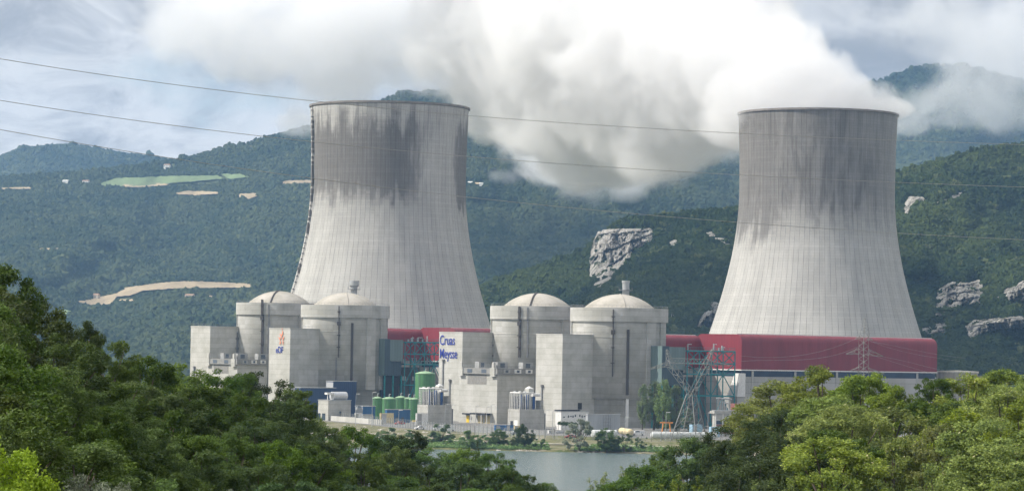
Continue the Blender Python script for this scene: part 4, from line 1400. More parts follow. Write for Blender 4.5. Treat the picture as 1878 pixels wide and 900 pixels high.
def put_tree(kind, base, width, height, label, cat, group, name='tree'):
    pr = PROTO[kind]; asp = pr[-1]
    wm_, cm = pr[RT_.randrange(len(pr) - 1)]
    t = thing(name, base, label, cat, group, RT_.uniform(0, 6.28))
    t.scale = (width * RT_.uniform(.92, 1.08), width * RT_.uniform(.92, 1.08), height / asp)
    for nm, me in (('trunk', wm_), ('crown', cm)):
        o = bpy.data.objects.new(nm, me); link(o, t)
    return t


# skyline of the wooded slope on the camera's side of the river
SKY = [(-200, 440), (-60, 480), (0, 500), (50, 560), (110, 600), (190, 620), (240, 660), (340, 682), (480, 690), (545, 720), (575, 772), (650, 795), (740, 804), (800, 824), (920, 830), (970, 860), (1010, 884), (1035, 915), (1065, 935), (1090, 905), (1115, 855), (1170, 840), (1240, 822), (1300, 806), (1345, 775), (1385, 735), (1440, 700), (1500, 690), (1580, 695), (1650, 722), (1690, 728), (1730, 700), (1800, 698), (1878, 686), (1960, 680), (2100, 670)]
DS = [(-200, 95), (0, 115), (120, 140), (260, 185), (420, 235), (560, 275), (700, 320), (900, 345), (1000, 350), (1100, 330), (1300, 320), (1400, 290), (1600, 270), (2100, 250)]
WP = [(-200, 230), (0, 180), (200, 125), (500, 105), (900, 88), (1100, 92), (1400, 125), (1700, 135), (2100, 140)]
STEP = 30.0
NR = 16
HF = 1.22


def row_y(px, k): return interp(SKY, px) + STEP * k * (1.0 if px < 500 or px > 1300 else 0.9)
def row_d(px, k): return interp(DS, px) * (0.895 ** k)
def row_w(px, k): return interp(WP, px) * (1 + 0.05 * k)
def wood_ground(px, k):
    d = row_d(px, k); y = row_y(px, k)
    z = at(px, y, d).z - HF * row_w(px, k) / F_PX * d
    return at(px, 450, d).x, d, min(z, 29.5)


def _wood(g, out):
    tc = g.n('ShaderNodeTexCoord').outputs['Object']
    c = g.mix(g.rng(g.noise(tc, 0.4, 5, 0.6), .4, .6), (0.03, 0.045, 0.015), (0.09, 0.08, 0.045))
    b = g.n('ShaderNodeBsdfPrincipled', {'Base Color': c, 'Roughness': 0.95})
    g.link(b.outputs[0], out.inputs[0])


gx = np.linspace(-200, 2100, 93)
vs = []; q = []
rows = []
rows.append([(at(px, 450, 640).x, 640, -9.0) for px in gx])
rows.append([(at(px, 450, 500).x, 500, min(4.0, wood_ground(px, 0)[2] - 8)) for px in gx])
rows.append([(at(px, 450, 420).x, row_d(px, 0) + 50, wood_ground(px, 0)[2] - 3) for px in gx])
for k in range(0, NR): rows.append([wood_ground(px, k) for px in gx])
zl = 26.0
rows.append([(at(px, 450, 25).x * 1.2, 14, 28.5) for px in gx])
rows.append([((px - 939) * 0.05, -40, 29.5) for px in gx])
for r_ in rows: vs += r_
n = len(gx)
for j in range(len(rows) - 1):
    for i in range(n - 1): q.append((j * n + i, j * n + i + 1, (j + 1) * n + i + 1, (j + 1) * n + i))
tag(fast_mesh('terrain', vs, q, mat('wood floor', _wood)), 'wooded slope on the near side of the river', kind='structure')

WORDS = ['first', 'second', 'third', 'fourth', 'fifth', 'sixth', 'seventh', 'eighth', 'ninth', 'tenth', 'eleventh', 'twelfth', 'thirteenth', 'fourteenth', 'fifteenth', 'sixteenth', 'seventeenth', 'eighteenth', 'nineteenth', 'twentieth', 'twenty-first', 'twenty-second', 'twenty-third', 'twenty-fourth']
LOOK = {'oak': ('dark green oak', 'tree'), 'green': ('green leafy tree', 'tree'), 'locust': ('yellow-green blossoming tree', 'tree'), 'bright': ('bright yellow-green bush', 'bush'),
        'shoots': ('upright willow', 'tree'), 'silver': ('silvery grey bush', 'bush'), 'pine': ('bushy green pine', 'tree'), 'dark': ('very dark dense tree', 'tree')}
ROWN = ['skyline row', 'second row from the skyline', 'third row from the skyline', 'fourth row from the skyline', 'fifth row from the skyline', 'sixth row from the skyline', 'seventh row from the skyline',
        'eighth row from the skyline', 'ninth row from the skyline', 'tenth row from the skyline', 'eleventh row from the skyline', 'twelfth row from the skyline', 'thirteenth row from the skyline', 'fourteenth row from the skyline']


def kind_for(px, y):
    r = RT_.random()
    if px < 1060:
        if px < 120 and y > 775: return 'bright'
        if 120 < px < 265 and y > 845: return 'silver'
        if 480 < px < 640 and y > 835: return 'pine'
        if 370 < px < 440 and y > 825: return 'silver' if r < .5 else 'oak'
        if px > 560: return 'green' if r < 0.7 else 'oak'
        return 'oak' if r < 0.62 else 'green'
    if px < 1240: return 'shoots' if y < 880 and r < .6 else 'green'
    if px < 1330: return 'green' if y < 850 else 'shoots'
    if 1330 <= px < 1470 and 745 < y < 845: return 'dark'
    if y > 818: return 'shoots'
    return 'locust' if r < 0.8 else 'green'


skytrees = [(8, 488, 135, 'oak'), (72, 552, 135, 'oak'), (150, 586, 80, 'dark'), (205, 618, 90, 'oak'), (262, 652, 115, 'oak'), (330, 668, 115, 'green'), (398, 678, 105, 'oak'), (446, 684, 90, 'green'), (490, 680, 105, 'dark'), (538, 704, 85, 'oak'),
            (585, 766, 85, 'green'), (648, 783, 100, 'green'), (715, 797, 85, 'oak'), (790, 822, 85, 'green'), (850, 824, 95, 'green'), (908, 830, 80, 'green'), (962, 866, 60, 'oak'), (1003, 886, 60, 'green'),
            (1128, 850, 85, 'shoots'), (1175, 833, 80, 'shoots'), (1215, 828, 65, 'green'), (1262, 803, 105, 'green'), (1318, 790, 80, 'dark'), (1375, 765, 135, 'dark'), (1425, 702, 140, 'locust'), (1508, 676, 140, 'locust'), (1585, 686, 120, 'locust'), (1640, 712, 100, 'locust'),
            (1712, 693, 70, 'green'), (1768, 690, 125, 'locust'), (1850, 676, 140, 'locust'), (1915, 682, 130, 'locust')]
plan = []
for px, y, w_, kd in skytrees:
    d = interp(DS, px) * RT_.uniform(0.98, 1.03)
    plan.append((0, px, y, d, w_ / F_PX * d, kd))
for k in range(1, 15):
    px = -75 + RT_.uniform(0, 40)
    while px < 1960:
        w_ = row_w(px, k) * RT_.uniform(0.75, 1.2)
        y = row_y(px, k) + RT_.uniform(-14, 16)
        if y < 925 and not (1025 < px < 1100 and y < 900):
            d = row_d(px, k) * RT_.uniform(0.965, 1.035)
            plan.append((k, px, y, d, w_ / F_PX * d, kind_for(px, y)))
        px += w_ * RT_.uniform(0.62, 0.82)
LAND = [(-80, 'edge oaks'), (45, 'tall corner oaks'), (130, 'small green meadow'), (200, 'pale hillside field'), (280, 'end of the pale field'), (350, 'farthest square block'), (430, 'dark railed drum'), (495, 'swirl emblem block'), (560, 'dark blue shed'), (625, 'silver cylinder house'), (690, 'row of green tanks'), (765, 'yellow loader'), (830, 'Cruas Meysse block'), (890, 'blue containers'), (950, 'second white pipe frame'), (1010, 'open river water'), (1090, 'whitish bank tree'), (1160, 'yard poplars'), (1225, 'big lattice pylon'), (1300, 'pale blue containers'), (1360, 'red hall corner'), (1430, 'glazed strip of the hall'), (1500, 'steaming tower'), (1570, 'slim lattice mast'), (1630, 'red hall end'), (1700, 'gap by the tank'), (1760, 'round cream tank'), (1830, 'bright limestone cliff'), (1900, 'cliffs cut by the edge')]
ROWN = ['topmost tree row', 'second tree row', 'third tree row', 'fourth tree row', 'fifth tree row', 'sixth tree row', 'seventh tree row', 'eighth tree row', 'ninth tree row', 'tenth tree row', 'eleventh tree row', 'twelfth tree row', 'thirteenth tree row', 'fourteenth tree row', 'lowest tree row']
plan.sort(key=lambda a: (a[0], a[1]))
def landmark(px): return [n_ for x_, n_ in LAND if x_ <= px][-1]
cnt = {}
for k, px, y, d, w_, kd in plan: cnt[(k, landmark(px), kd)] = cnt.get((k, landmark(px), kd), 0) + 1
seen = {}
for k, px, y, d, w_, kd in plan:
    side = 'left wood' if px < 1060 else 'right wood'
    gxx, gd, gz = wood_ground(px, k)
    top = at(px, y, d)
    h_ = max(HF * w_ * 0.9, top.z - gz + 0.3)
    h_ = min(h_, w_ * 1.75)
    lk, ct = LOOK[kd]
    key = (k, landmark(px), kd); seen[key] = seen.get(key, 0) + 1
    lab = '%s in the %s under the %s' % (lk, ROWN[k], landmark(px))
    if cnt[key] > 1: lab = ['left ', 'next ', 'third '][seen[key] - 1] + lab
    put_tree(kd, (top.x, d, top.z - h_), w_ * 1.38, h_ * 1.03, lab, ct, 'trees of the ' + side, {'bright': 'bush', 'silver': 'bush', 'pine': 'pine_tree', 'oak': 'oak_tree', 'shoots': 'willow_tree'}.get(kd, 'leafy_tree'))
print('foreground trees', len(plan))
# a few small dark evergreens poking out over the wood
for px, y, wpx, hpx, d, lab in ((876, 806, 20, 60, 352, 'small dark pointed evergreen beside the patch of water near the bank'), (936, 843, 26, 60, 350, 'small dark pointed conifer at the edge of the open water'), (752, 786, 70, 60, 338, 'dark spreading evergreen above the wood just below the bank bushes')):
    top = at(px, y, d); h_ = hpx / F_PX * d * 1.4
    put_tree('conifer' if wpx < 60 else 'dark', (top.x, d, top.z - h_), wpx / F_PX * d * 2.2 if wpx < 60 else wpx / F_PX * d, h_, lab, 'tree', None, 'conifer' if wpx < 60 else 'evergreen_tree')

# trees and bushes on the river bank
BANK = [(735, 783, 812, 44, 'bank', 'round blue-green bush at the top of the bank, below the yellow loader'), (702, 788, 806, 30, 'bank', 'low bush on the bank nearest the wood edge'), (772, 795, 812, 26, 'bank', 'low spreading bush between the two round bank bushes'), (795, 792, 812, 36, 'bank', 'low spreading bush touching the tall bank bush'),
        (817, 776, 812, 36, 'bank', 'tall bush on the bank under the concrete base with the white frame'), (845, 800, 816, 26, 'bank', 'small bush low on the bank beside the tall bush'), (870, 787, 822, 40, 'bank', 'dark bank tree standing just above the water under the Cruas Meysse block'), (896, 797, 818, 30, 'bank', 'low bush on the right flank of the dark bank tree'),
        (921, 787, 818, 26, 'green', 'small bright green tree on the bank before the blue containers'), (968, 778, 824, 34, 'dark', 'dark full tree on the bank below the second concrete base'), (948, 806, 820, 16, 'dark', 'small dark shrub left of the dark full tree'), (995, 804, 824, 22, 'bank', 'small shrub at the foot of the dark full tree'),
        (1068, 772, 829, 44, 'white', 'large whitish-leaved tree on the bank before the white office building'), (1118, 786, 830, 34, 'green', 'light green tree on the bank right of the whitish tree'), (1151, 795, 830, 30, 'bank', 'rounded blue-green tree on the bank right of the light green tree'),
        (1182, 800, 826, 20, 'bank', 'thin grey-green shrub on the bank below the poplars'), (1206, 812, 828, 18, 'bank', 'small shrub at the end of the bank by the right wood')]
for px, y0, y1, wpx, kd, lab in BANK:
    hz = horizon(px)
    # stand it on the bank where its foot is seen
    best = None
    for dd in range(1070, 1300, 2):
        xx = at(px, 450, dd).x; wl = interp(WL, xx); tb = interp(TOPB, xx)
        t_ = (dd - wl) / (tb - wl)
        zz = float(np.interp(t_, [-.1, 0, .15, .4, .55, .75, 1], [WZ - 1, WZ, -2.3, -1.9, -1.8, -.9, 0]))
        e_ = abs(to_px((xx, dd, zz))[1] - y1)
        if best is None or e_ < best[0]: best = (e_, dd, xx, zz)
    _, dd, xx, zz = best
    h_ = (y1 - y0) / F_PX * dd * 1.05
    put_tree(kd, (xx, dd, zz - 1.4), wpx / F_PX * dd * 1.5, h_ + 1.6, lab, 'bush' if 'bush' in lab or 'shrub' in lab else 'tree', 'trees and bushes on the river bank', 'bank_bush' if 'bush' in lab or 'shrub' in lab else 'bank_tree')
# low scrub at the water's edge
scr = []
rsb = np.random.RandomState(5)
V = []
for _ in range(4200):
    xx = rsb.uniform(-85, 85); wl = interp(WL, xx)
    r_ = rsb.uniform(0.5, 1.5); dens_ = mn.noise((xx * 0.07, 0.5, 0))
    if dens_ < -0.3: continue
    row = rsb.rand() < 0.55
    dd = wl + (rsb.uniform(1, 6) if row else rsb.uniform(6, 60)); zz = WZ + 0.7 if row else -1.9
    if not row: r_ *= 0.55
    c = np.array([xx, dd, zz])
    nl = 26
    dr = rsb.normal(size=(nl, 3)); dr /= np.linalg.norm(dr, axis=1)[:, None]; dr[:, 2] = abs(dr[:, 2])
    P = c + dr * r_ * rsb.uniform(.4, 1, (nl, 1))
    N = dr + rsb.normal(size=(nl, 3)) * .5; N /= np.linalg.norm(N, axis=1)[:, None]
    T = np.cross(N, rsb.normal(size=(nl, 3))); T /= np.linalg.norm(T, axis=1)[:, None]
    Bt = np.cross(N, T); L = 0.26
    V.append(np.stack([P - T * L, P - Bt * L * .6, P + T * L, P + Bt * L * .6], 1).reshape(-1, 3))
V = np.concatenate(V); Q = np.arange(len(V)).reshape(-1, 4)
o = fast_mesh('undergrowth', V, Q, LEAF['bank'], smooth=False)
at_ = o.data.attributes.new('tone', 'FLOAT', 'FACE'); at_.data.foreach_set('value', rsb.uniform(0, 1, len(Q)).astype(np.float32))
tag(o, 'low green scrub along the water edge and over the bank', kind='stuff')

# poplars in the plant yard
for px, y0, y1, wpx, lab in ((1178, 711, 788, 24, 'slim poplar on its own, closest to the white pillar of the drum'), (1199, 703, 788, 42, 'widest poplar of the clump'), (1216, 700, 790, 34, 'tallest poplar of the clump, under the teal clad box'), (1240, 712, 790, 36, 'poplar standing partly behind the big lattice pylon'), (1262, 752, 792, 24, 'short tree between the legs of the big lattice pylon')):
    b_ = at_z(px, y1, 0.0)
    h_ = (y1 - y0) / F_PX * b_.y
    put_tree('poplar', b_, wpx / F_PX * b_.y * 2.9, h_ * 1.04, lab, 'tree', 'poplars in the plant yard', 'poplar_tree')
# ================================================================= THINGS IN THE YARD
m_green = plain('green tank paint', (0.085, 0.22, 0.085), rough=0.45, var=0.15, scale=.3, streak=0.2)
m_greent = plain('pale green roof', (0.28, 0.42, 0.25), rough=0.6)
m_bluew = mat('navy cladding', _clad, col=(0.028, 0.055, 0.13), pitch=1.2)
m_blueb = mat('blue cladding', _clad, col=(0.04, 0.13, 0.28), pitch=1.0)
m_pale = plain('pale blue paint', (0.33, 0.50, 0.62), rough=0.5)
m_yellow = plain('yellow paint', (0.75, 0.52, 0.04), rough=0.45)
m_sand = plain('sand paint', (0.62, 0.52, 0.30), rough=0.6)
m_glass = plain('window glass', (0.05, 0.07, 0.09), rough=0.15, var=0.3)
m_tyre = plain('tyre rubber', (0.03, 0.03, 0.03), rough=0.9)
m_pipeb = plain('blue pipe paint', (0.03, 0.09, 0.25), rough=0.4)
m_silver = plain('silver sheet', (0.62, 0.63, 0.64), rough=0.35, metal=0.5)
m_lat = plain('lattice steel', (0.27, 0.27, 0.25), rough=0.6, metal=0.2)
m_grey = plain('grey panel', (0.42, 0.43, 0.44), rough=0.6)


def foot(px, py, z=0.0): p = at_z(px, py, z); return Vector((p.x, p.y, z))


def tank(px, pl, pr, y0, d, label):
    c = corner(px, d); r = (pr - pl) / 2 / F_PX * d; zt = ztop(px, y0, d)
    t = thing('storage_tank', c, label, 'tank', 'green storage tanks')
    MB().lathe(c, [(r, 0), (r, zt - .5)], 40).build('shell', m_green, t)
    MB().lathe(c, [(r + .12, zt - .52), (r + .12, zt - .3), (r * .5, zt + r * .10), (0.01, zt + r * .16)], 40).build('roof', m_greent, t)
    m = MB(); m.tube(c + Vector((0, 0, zt)), c + Vector((0, 0, zt + 1.6)), .22, 8); m.tube(c + Vector((0, 0, zt + 1.6)), c + Vector((.6, 0, zt + 1.6)), .22, 8)
    m.build('vent_pipe', m_metal, t)
    lm = MB()
    e = azv(-35)
    for s_ in (-.25, .25): lm.tube(c + e * (r + .15) + Vector((-e.y, e.x, 0)) * s_, c + e * (r + .15) + Vector((-e.y, e.x, 0)) * s_ + Z * zt, .05, 4)
    for k in range(int(zt / .8)): lm.tube(c + e * (r + .15) + Vector((-e.y, e.x, 0)) * -.25 + Z * k * .8, c + e * (r + .15) + Vector((-e.y, e.x, 0)) * .25 + Z * k * .8, .04, 4)
    lm.build('ladder', m_rail, t)


tank(781, 763, 800, 683, 1425, 'tallest green tank, rising beside the Cruas Meysse block')
tank(694, 688, 705, 728, 1405, 'green tank at the drum end of the row of small tanks')
tank(715.5, 703, 728, 729, 1385, 'widest of the small green tanks, paler than the others')
tank(737, 728, 748, 727, 1410, 'green tank behind the blue low shed')
tank(751, 744, 759, 729, 1395, 'narrow green tank squeezed between two small tanks')
tank(761, 752, 770, 730, 1375, 'green tank beside the first white pipe frame')


def simple_block(name, pl, pc, pr, yt, d, m_, label, cat, group=None):
    c, La, Lb, zt = blk(pl, pc, pr, yt, d)
    t = thing(name, c, label, cat, group)
    block(c, La, Lb, 0, zt).build('wall', m_, t)
    MB().box(c - A * .2 - B * .2 + Z * (zt + .003), A * (La + .4), B * (Lb + .4), Z * .3).build('roof_edge', m_metal, t)
    return t, c, La, Lb, zt


def win(t, c, dirn, nrm, s0, w_, z0, h_, m_=None, name='window', fr=True):
    o = c + dirn * s0 + Z * z0 + nrm * 0.0
    x = MB().box(o + nrm * .003, dirn * w_, nrm * .06, Z * h_).build(name, m_ or m_glass, t)
    return x


# blue clad buildings
t, c, La, Lb, zt = simple_block('blue_hall', 540, 553, 615, 711, 1400, m_bluew, 'long low navy blue shed behind the silver cylinder house', 'shed')
for k in range(9): win(t, c, B, -A, 1.2 + k * 1.9, 1.1, 2.4, 1.0, m_louvre)
t, c, La, Lb, zt = simple_block('blue_hall', 597, 613, 653, 699, 1440, m_bluew, 'taller navy blue shed with a pale end wall, by the flared stack drum', 'shed')
MB().box(c - B * .1 + A * .2 + Z * 3, A * (La - .4), B * .097, Z * (zt - 3.4)).build('end_wall', m_grey, t)
t, c, La, Lb, zt = simple_block('blue_shed', 651, 668, 688, 745, 1360, m_blueb, 'small bright blue shed with a pale front, beside the green tanks', 'shed')
MB().box(c - B * .1 + A * .2, A * (La - .4), B * .097, Z * (zt - .3)).build('front_panel', m_grey, t)
t, c, La, Lb, zt = simple_block('blue_shed', 706, 712, 752, 751, 1335, m_blueb, 'long low blue shed in front of the green tanks', 'shed')
for k in range(3): win(t, c, B, -A, 1.5 + k * 3.2, 1.6, .2, 2.2, m_louvre, 'door')

# small concrete house with the silver cylinder on its roof
t, c, La, Lb, zt = simple_block('pump_house', 583, 604, 643, 734, 1352, m_con2, 'small concrete house with white frame and silver cylinder on its roof', 'pump house')
for k in range(2): win(t, c, A, -B, 2.0 + 3.6 * k, 2.4, 0.2, 3.0, m_glass, 'door')
win(t, c, B, -A, Lb * .5, 1.0, 3.2, 1.0)
p = c + A * 2.5 + B * (Lb * .30) + Z * (zt + 2.0)
cyl = MB(); cyl.tube(p, p + B * (Lb * .6), 1.9, 20)
MBc = cyl.build('silver_cylinder', m_silver, t)
fr = MB()
for k in range(3): fr.box(c + A * (2 + k * .1) + B * (1 + k * 2.2) + Z * zt, A * .3, B * .3, Z * 3.4)
fr.box(c + A * 1.4 + B * .4 + Z * (zt + 2.6), A * 2.0, B * 6.0, Z * .9)
fr.build('roof_frame', m_white, t)


def pipe_house(pl, pc, pr, yt, ytf, d, hut, label):
    """concrete base carrying the white portal frame, blue pipes and a pointed hut"""
    c, La, Lb, zt = blk(pl, pc, pr, yt, d)
    zf = ztop(pc, ytf, d)
    t = thing('valve_house', c, label, 'valve house', 'concrete valve houses with white pipe frames')
    block(c, La, Lb, 0, zt).build('base', m_con, t)
    m = MB(); h_ = zf - zt
    for k in range(7):
        f_ = k / 6
        p = c + A * (La * (0.9 - f_ * .8)) + B * 0.4 + Z * zt
        m.tube(p, p + Z * h_, .16, 6)
        p2 = c + B * (Lb * (.05 + .42 * f_)) + A * 0.5 + Z * zt
        m.tube(p2, p2 + Z * h_, .15, 6)
    m.tube(c + A * La * .9 + B * .4 + Z * zf, c + A * La * .1 + B * .4 + Z * zf, .28, 6)
    m.tube(c + A * .5 + B * .2 + Z * zf, c + A * .5 + B * Lb * .6 + Z * zf, .28, 6)
    m.tube(c + A * La * .9 + B * 3 + Z * zf, c + A * .5 + B * Lb * .6 + Z * zf, .2, 6)
    m.build('white_frame', m_white, t)
    sil = MB()
    for k in range(3):
        p = c + A * (La * (.7 - .2 * k)) + B * (1.2 + 1.4 * k) + Z * (zf + .3)
        sil.tube(p, p + A * 1.0 + B * 1.6, .42, 10)
    sil.tube(c + A * 1 + B * Lb * .55 + Z * (zf - .8), c + A * 1 + B * Lb * .85 + Z * (zf - .8), .7, 10)
    sil.build('silencer', m_white, t)
    bp = MB()
    for k in range(8):
        p = c + A * (1.2 + 0.9 * (k % 3)) + B * (Lb * (.08 + .09 * k)) + Z * zt
        bp.tube(p, p + Z * h_ * (.75 + .15 * (k % 2)), .38, 8)
    bp.build('blue_pipe', m_pipeb, t)
    dk = MB().box(c + A * 3.6 + B * 1.2 + Z * (zt + .01), A * 2.2, B * (Lb * .7), Z * h_ * .8).build('equipment_box', m_dark, t)
    hb = c + B * Lb * (.52 if hut > 0 else .6) + A * La * .35 + Z * zt; hw = La * .36
    hh = h_ * (1.25 if hut > 0 else 1.15)
    hm_ = MB(); hm_.box(hb, A * hw, B * hw, Z * hh)
    hu = hm_.build('hut', m_con2, t)
    ap = hb + A * hw / 2 + B * hw / 2 + Z * (hh + hw * .42)
    rf = MB(); q_ = [hb + Z * hh, hb + A * hw + Z * hh, hb + A * hw + B * hw + Z * hh, hb + B * hw + Z * hh, ap]
    rf.add(q_, [(0, 4, 1), (1, 4, 2), (2, 4, 3), (3, 4, 0)]); rf.build('hut_roof', m_white, hu)
    rm = MB(); rail_line(rm, c + Z * zt, c + B * Lb + Z * zt); rail_line(rm, c + Z * zt, c + A * La + Z * zt); rm.build('railing', m_rail, t)
    win(t, c, A, -B, La * .15, La * .3, .1, 3.6, m_white, 'door')
    win(t, c, A, -B, La * .55, La * .22, .1, 3.2, m_dark, 'window')
    # tall boxy duct on the right end
    MB().box(c + B * (Lb * .86) + A * .6 + Z * zt, A * 3, B * Lb * .13, Z * h_ * .55).build('side_box', m_con, t)
    st = MB(); st.box(c + B * (Lb + .01) + A * 1, A * 3, B * 1.6, Z * zt * .8); st.build('stair_tower', m_rail, t)


pipe_house(765, 787, 828, 742, 712, 1318, -1, 'concrete valve house with white pipe frame, behind the yellow loader')
pipe_house(931, 955, 998, 750, 720, 1262, 1, 'concrete valve house with white pipe frame and pointed hut, beside the tallest block')

# white office house with two rows of small windows, grey shed beside it
t, c, La, Lb, zt = simple_block('office_building', 1018, 1031, 1079, 754.5, 1262, m_white, 'white building with rows of small windows at the foot of the tallest block', 'office building')
t_of = t
for r_ in range(2):
    for k in range(10):
        if (k * 7 + r_ * 3) % 5 == 0: continue
        win(t, c, B, -A, 1.2 + k * 1.25, .62 if k % 3 else .8, 2.0 + r_ * 3.1 + (.3 if k % 2 else 0), .95 if k % 3 else .5)
dk = MB().box(c - A * .25 - B * .25 + Z * (zt + .31), A * (La + .5), B * (Lb * .7), Z * .5).build('roof_unit', m_dark, t)
t, c, La, Lb, zt = simple_block('metal_shed', 1074, 1080, 1137, 760, 1246, mat('grey cladding', _clad, col=(0.40, 0.42, 0.43)), 'plain grey metal shed joined to the white building with small windows', 'shed')
sc = MB()
for k in range(4): sc.tube(c + B * (8 + k * 1.4) - A * .5, c + B * (8 + k * 1.4) - A * .5 + Z * zt, .06, 4)
for k in range(4): sc.tube(c + B * 8 - A * .5 + Z * (1 + 1.4 * k), c + B * 12.2 - A * .5 + Z * (1 + 1.4 * k), .06, 4)
sc.build('outside_stair', m_rail, t)

# low brick and glass building under the tree line on the right
t, c, La, Lb, zt = simple_block('yard_building', 1306, 1312, 1378, 753, 1205, m_con2, 'low brick building with long window bands and a flat concrete roof, by the right wood', 'building')
MB().box(c - A * .8 - B * .8 + Z * (zt - 1.0), A * (La + 1.6), B * (Lb + 1.6), Z * .997).build('roof_slab', m_con, t)
m_brick = plain('red brick', (0.25, 0.10, 0.08), var=.2)
for r_ in range(2):
    MB().box(c - A * .1 + B * .6 + Z * (1.0 + 2.9 * r_), A * .097, B * (Lb - 1.2), Z * .8).build('brick_band', m_brick, t)
    for k in range(5): win(t, c, B, -A, 1.0 + k * Lb * .19, Lb * .15, 1.9 + 2.9 * r_, 1.4)
for k in range(5): MB().box(c - A * .35 + B * (.2 + k * Lb * .19), A * .347, B * .5, Z * (zt - 1)).build('pillar', m_white, t)
# rooftop frame and pink box of that building
fq = MB()
for k in range(8): fq.tube(c + A * 2 + B * (Lb * (.16 + .05 * k)) + Z * (zt + .31), c + A * 2 + B * (Lb * (.16 + .05 * k)) + Z * (zt + 5), .12, 5)
fq.tube(c + A * 2 + B * Lb * .14 + Z * (zt + 5), c + A * 2 + B * Lb * .55 + Z * (zt + 4.6), .3, 6)
fq.tube(c + A * 1 + B * Lb * .3 + Z * (zt + 3), c + A * 3 + B * Lb * .5 + Z * (zt + 3), .25, 6)
fq.build('roof_pipework', m_metal, t)
MB().box(c + A * 1 + B * Lb * .6 + Z * (zt + .31), A * 3, B * Lb * .22, Z * 2.6).build('roof_box', m_brick, t)


# containers and huts
def container(pl, pc, pr, yt, d, m_, label, h=None):
    c, La, Lb, zt = blk(pl, pc, pr, yt, d)
    La = min(La, 6)
    t = thing('container', c, label, 'container', 'containers in the plant yard')
    block(c, La, Lb, .15, zt).build('box_wall', m_, t)
    d_ = MB(); d_.box(c - A * .06 + B * Lb * .1 + Z * .3, A * .057, B * Lb * .35, Z * (zt - .6)); d_.build('door', m_grey if m_ is not m_white else m_ac, t)
    s_ = MB()
    for k in range(3): s_.box(c + B * (Lb * (.1 + .35 * k)) + A * .2, A * (La - .4), B * .25, Z * .147)
    s_.build('skid', m_dark, t)


container(1264, 1272, 1288, 778, 1215, m_pale, 'pale blue container beside the legs of the lattice pylon')
container(1300, 1306, 1320, 782, 1190, m_pale, 'light blue container close to the right wood')
container(906, 911, 927, 779, 1236, m_blueb, 'blue container at the gate end, next to the white wall')
container(926, 930, 944, 779, 1230, m_blueb, 'blue container touching the sand coloured one')
container(942, 946, 957, 780, 1226, m_sand, 'sand coloured container at the end of the blue ones')
container(1004, 1009, 1018, 788, 1200, m_white, 'small white cabin behind the fence by the water side of the tallest block')
container(1020, 1024, 1034, 790, 1202, m_grey, 'small grey cabin beside the white cabin')
container(650, 654, 664, 757, 1330, m_white, 'white hut in front of the small bright blue shed')
container(664, 668, 684, 759, 1326, m_ac, 'grey hut with open front beside the white hut')
container(696, 700, 722, 757, 1318, m_sand, 'pale cream hut in front of the long low blue shed')
container(762, 766, 785, 757, 1300, m_white, 'white hut with one window behind the yellow loader')
container(1130, 1134, 1160, 786, 1216, m_ac, 'low grey canopy shed left of the poplars')


# lying white storage cylinders with saddles
def lying(p0, p1, r, label, m_=m_silver):
    p0, p1 = Vector(p0), Vector(p1)
    t = thing('pressure_vessel', (p0.x, p0.y, 0), label, 'tank', 'white cylinders lying in the yard')
    d_ = (p1 - p0).normalized()
    m = MB(); m.tube(p0, p1, r, 24, cap=False)
    for e, s_ in ((p0, -1), (p1, 1)):
        prev = r
        for k in range(1, 5):
            a_ = math.pi / 2 * k / 4
            m.tube(e + d_ * s_ * (r * .5 * math.sin(math.pi / 2 * (k - 1) / 4)), e + d_ * s_ * (r * .5 * math.sin(a_)), prev, 24, r2=max(.01, r * math.cos(a_)), cap=False); prev = r * math.cos(a_)
    m.build('vessel', m_, t)
    L = (p1 - p0).length
    sd = MB()
    nn = max(2, int(L / 8))
    for k in range(nn):
        q_ = p0 + d_ * (L * (k + .5) / nn)
        side = Vector((-d_.y, d_.x, 0)).normalized()
        sd.box(q_ - side * r * .8 - d_ * .3 - Z * q_.z, side * r * 1.6, d_ * .6, Z * (q_.z - r * .75))
    sd.build('saddle', m_con, t)


def fz(px, py): return foot(px, py)
m_vess = plain('white vessel paint', (0.66, 0.68, 0.67), rough=0.4)
a_ = fz(1088, 803); b_ = fz(1128, 803); lying(a_ + Z * 1.7, b_ + Z * 1.7, 1.45, 'white horizontal cylinder in front of the grey metal shed', m_vess)
a_ = fz(1140, 797); b_ = fz(1156, 800); lying(a_ + Z * 1.6, b_ + Z * 1.6, 1.3, 'short cream cylinder lying beside the long white one', m_sand)
a_ = fz(1196, 805); b_ = fz(1312, 806); lying(a_ + Z * 1.6, b_ + Z * 1.6, 1.25, 'very long white pipe-like cylinder under the poplars and the pylon', m_vess)


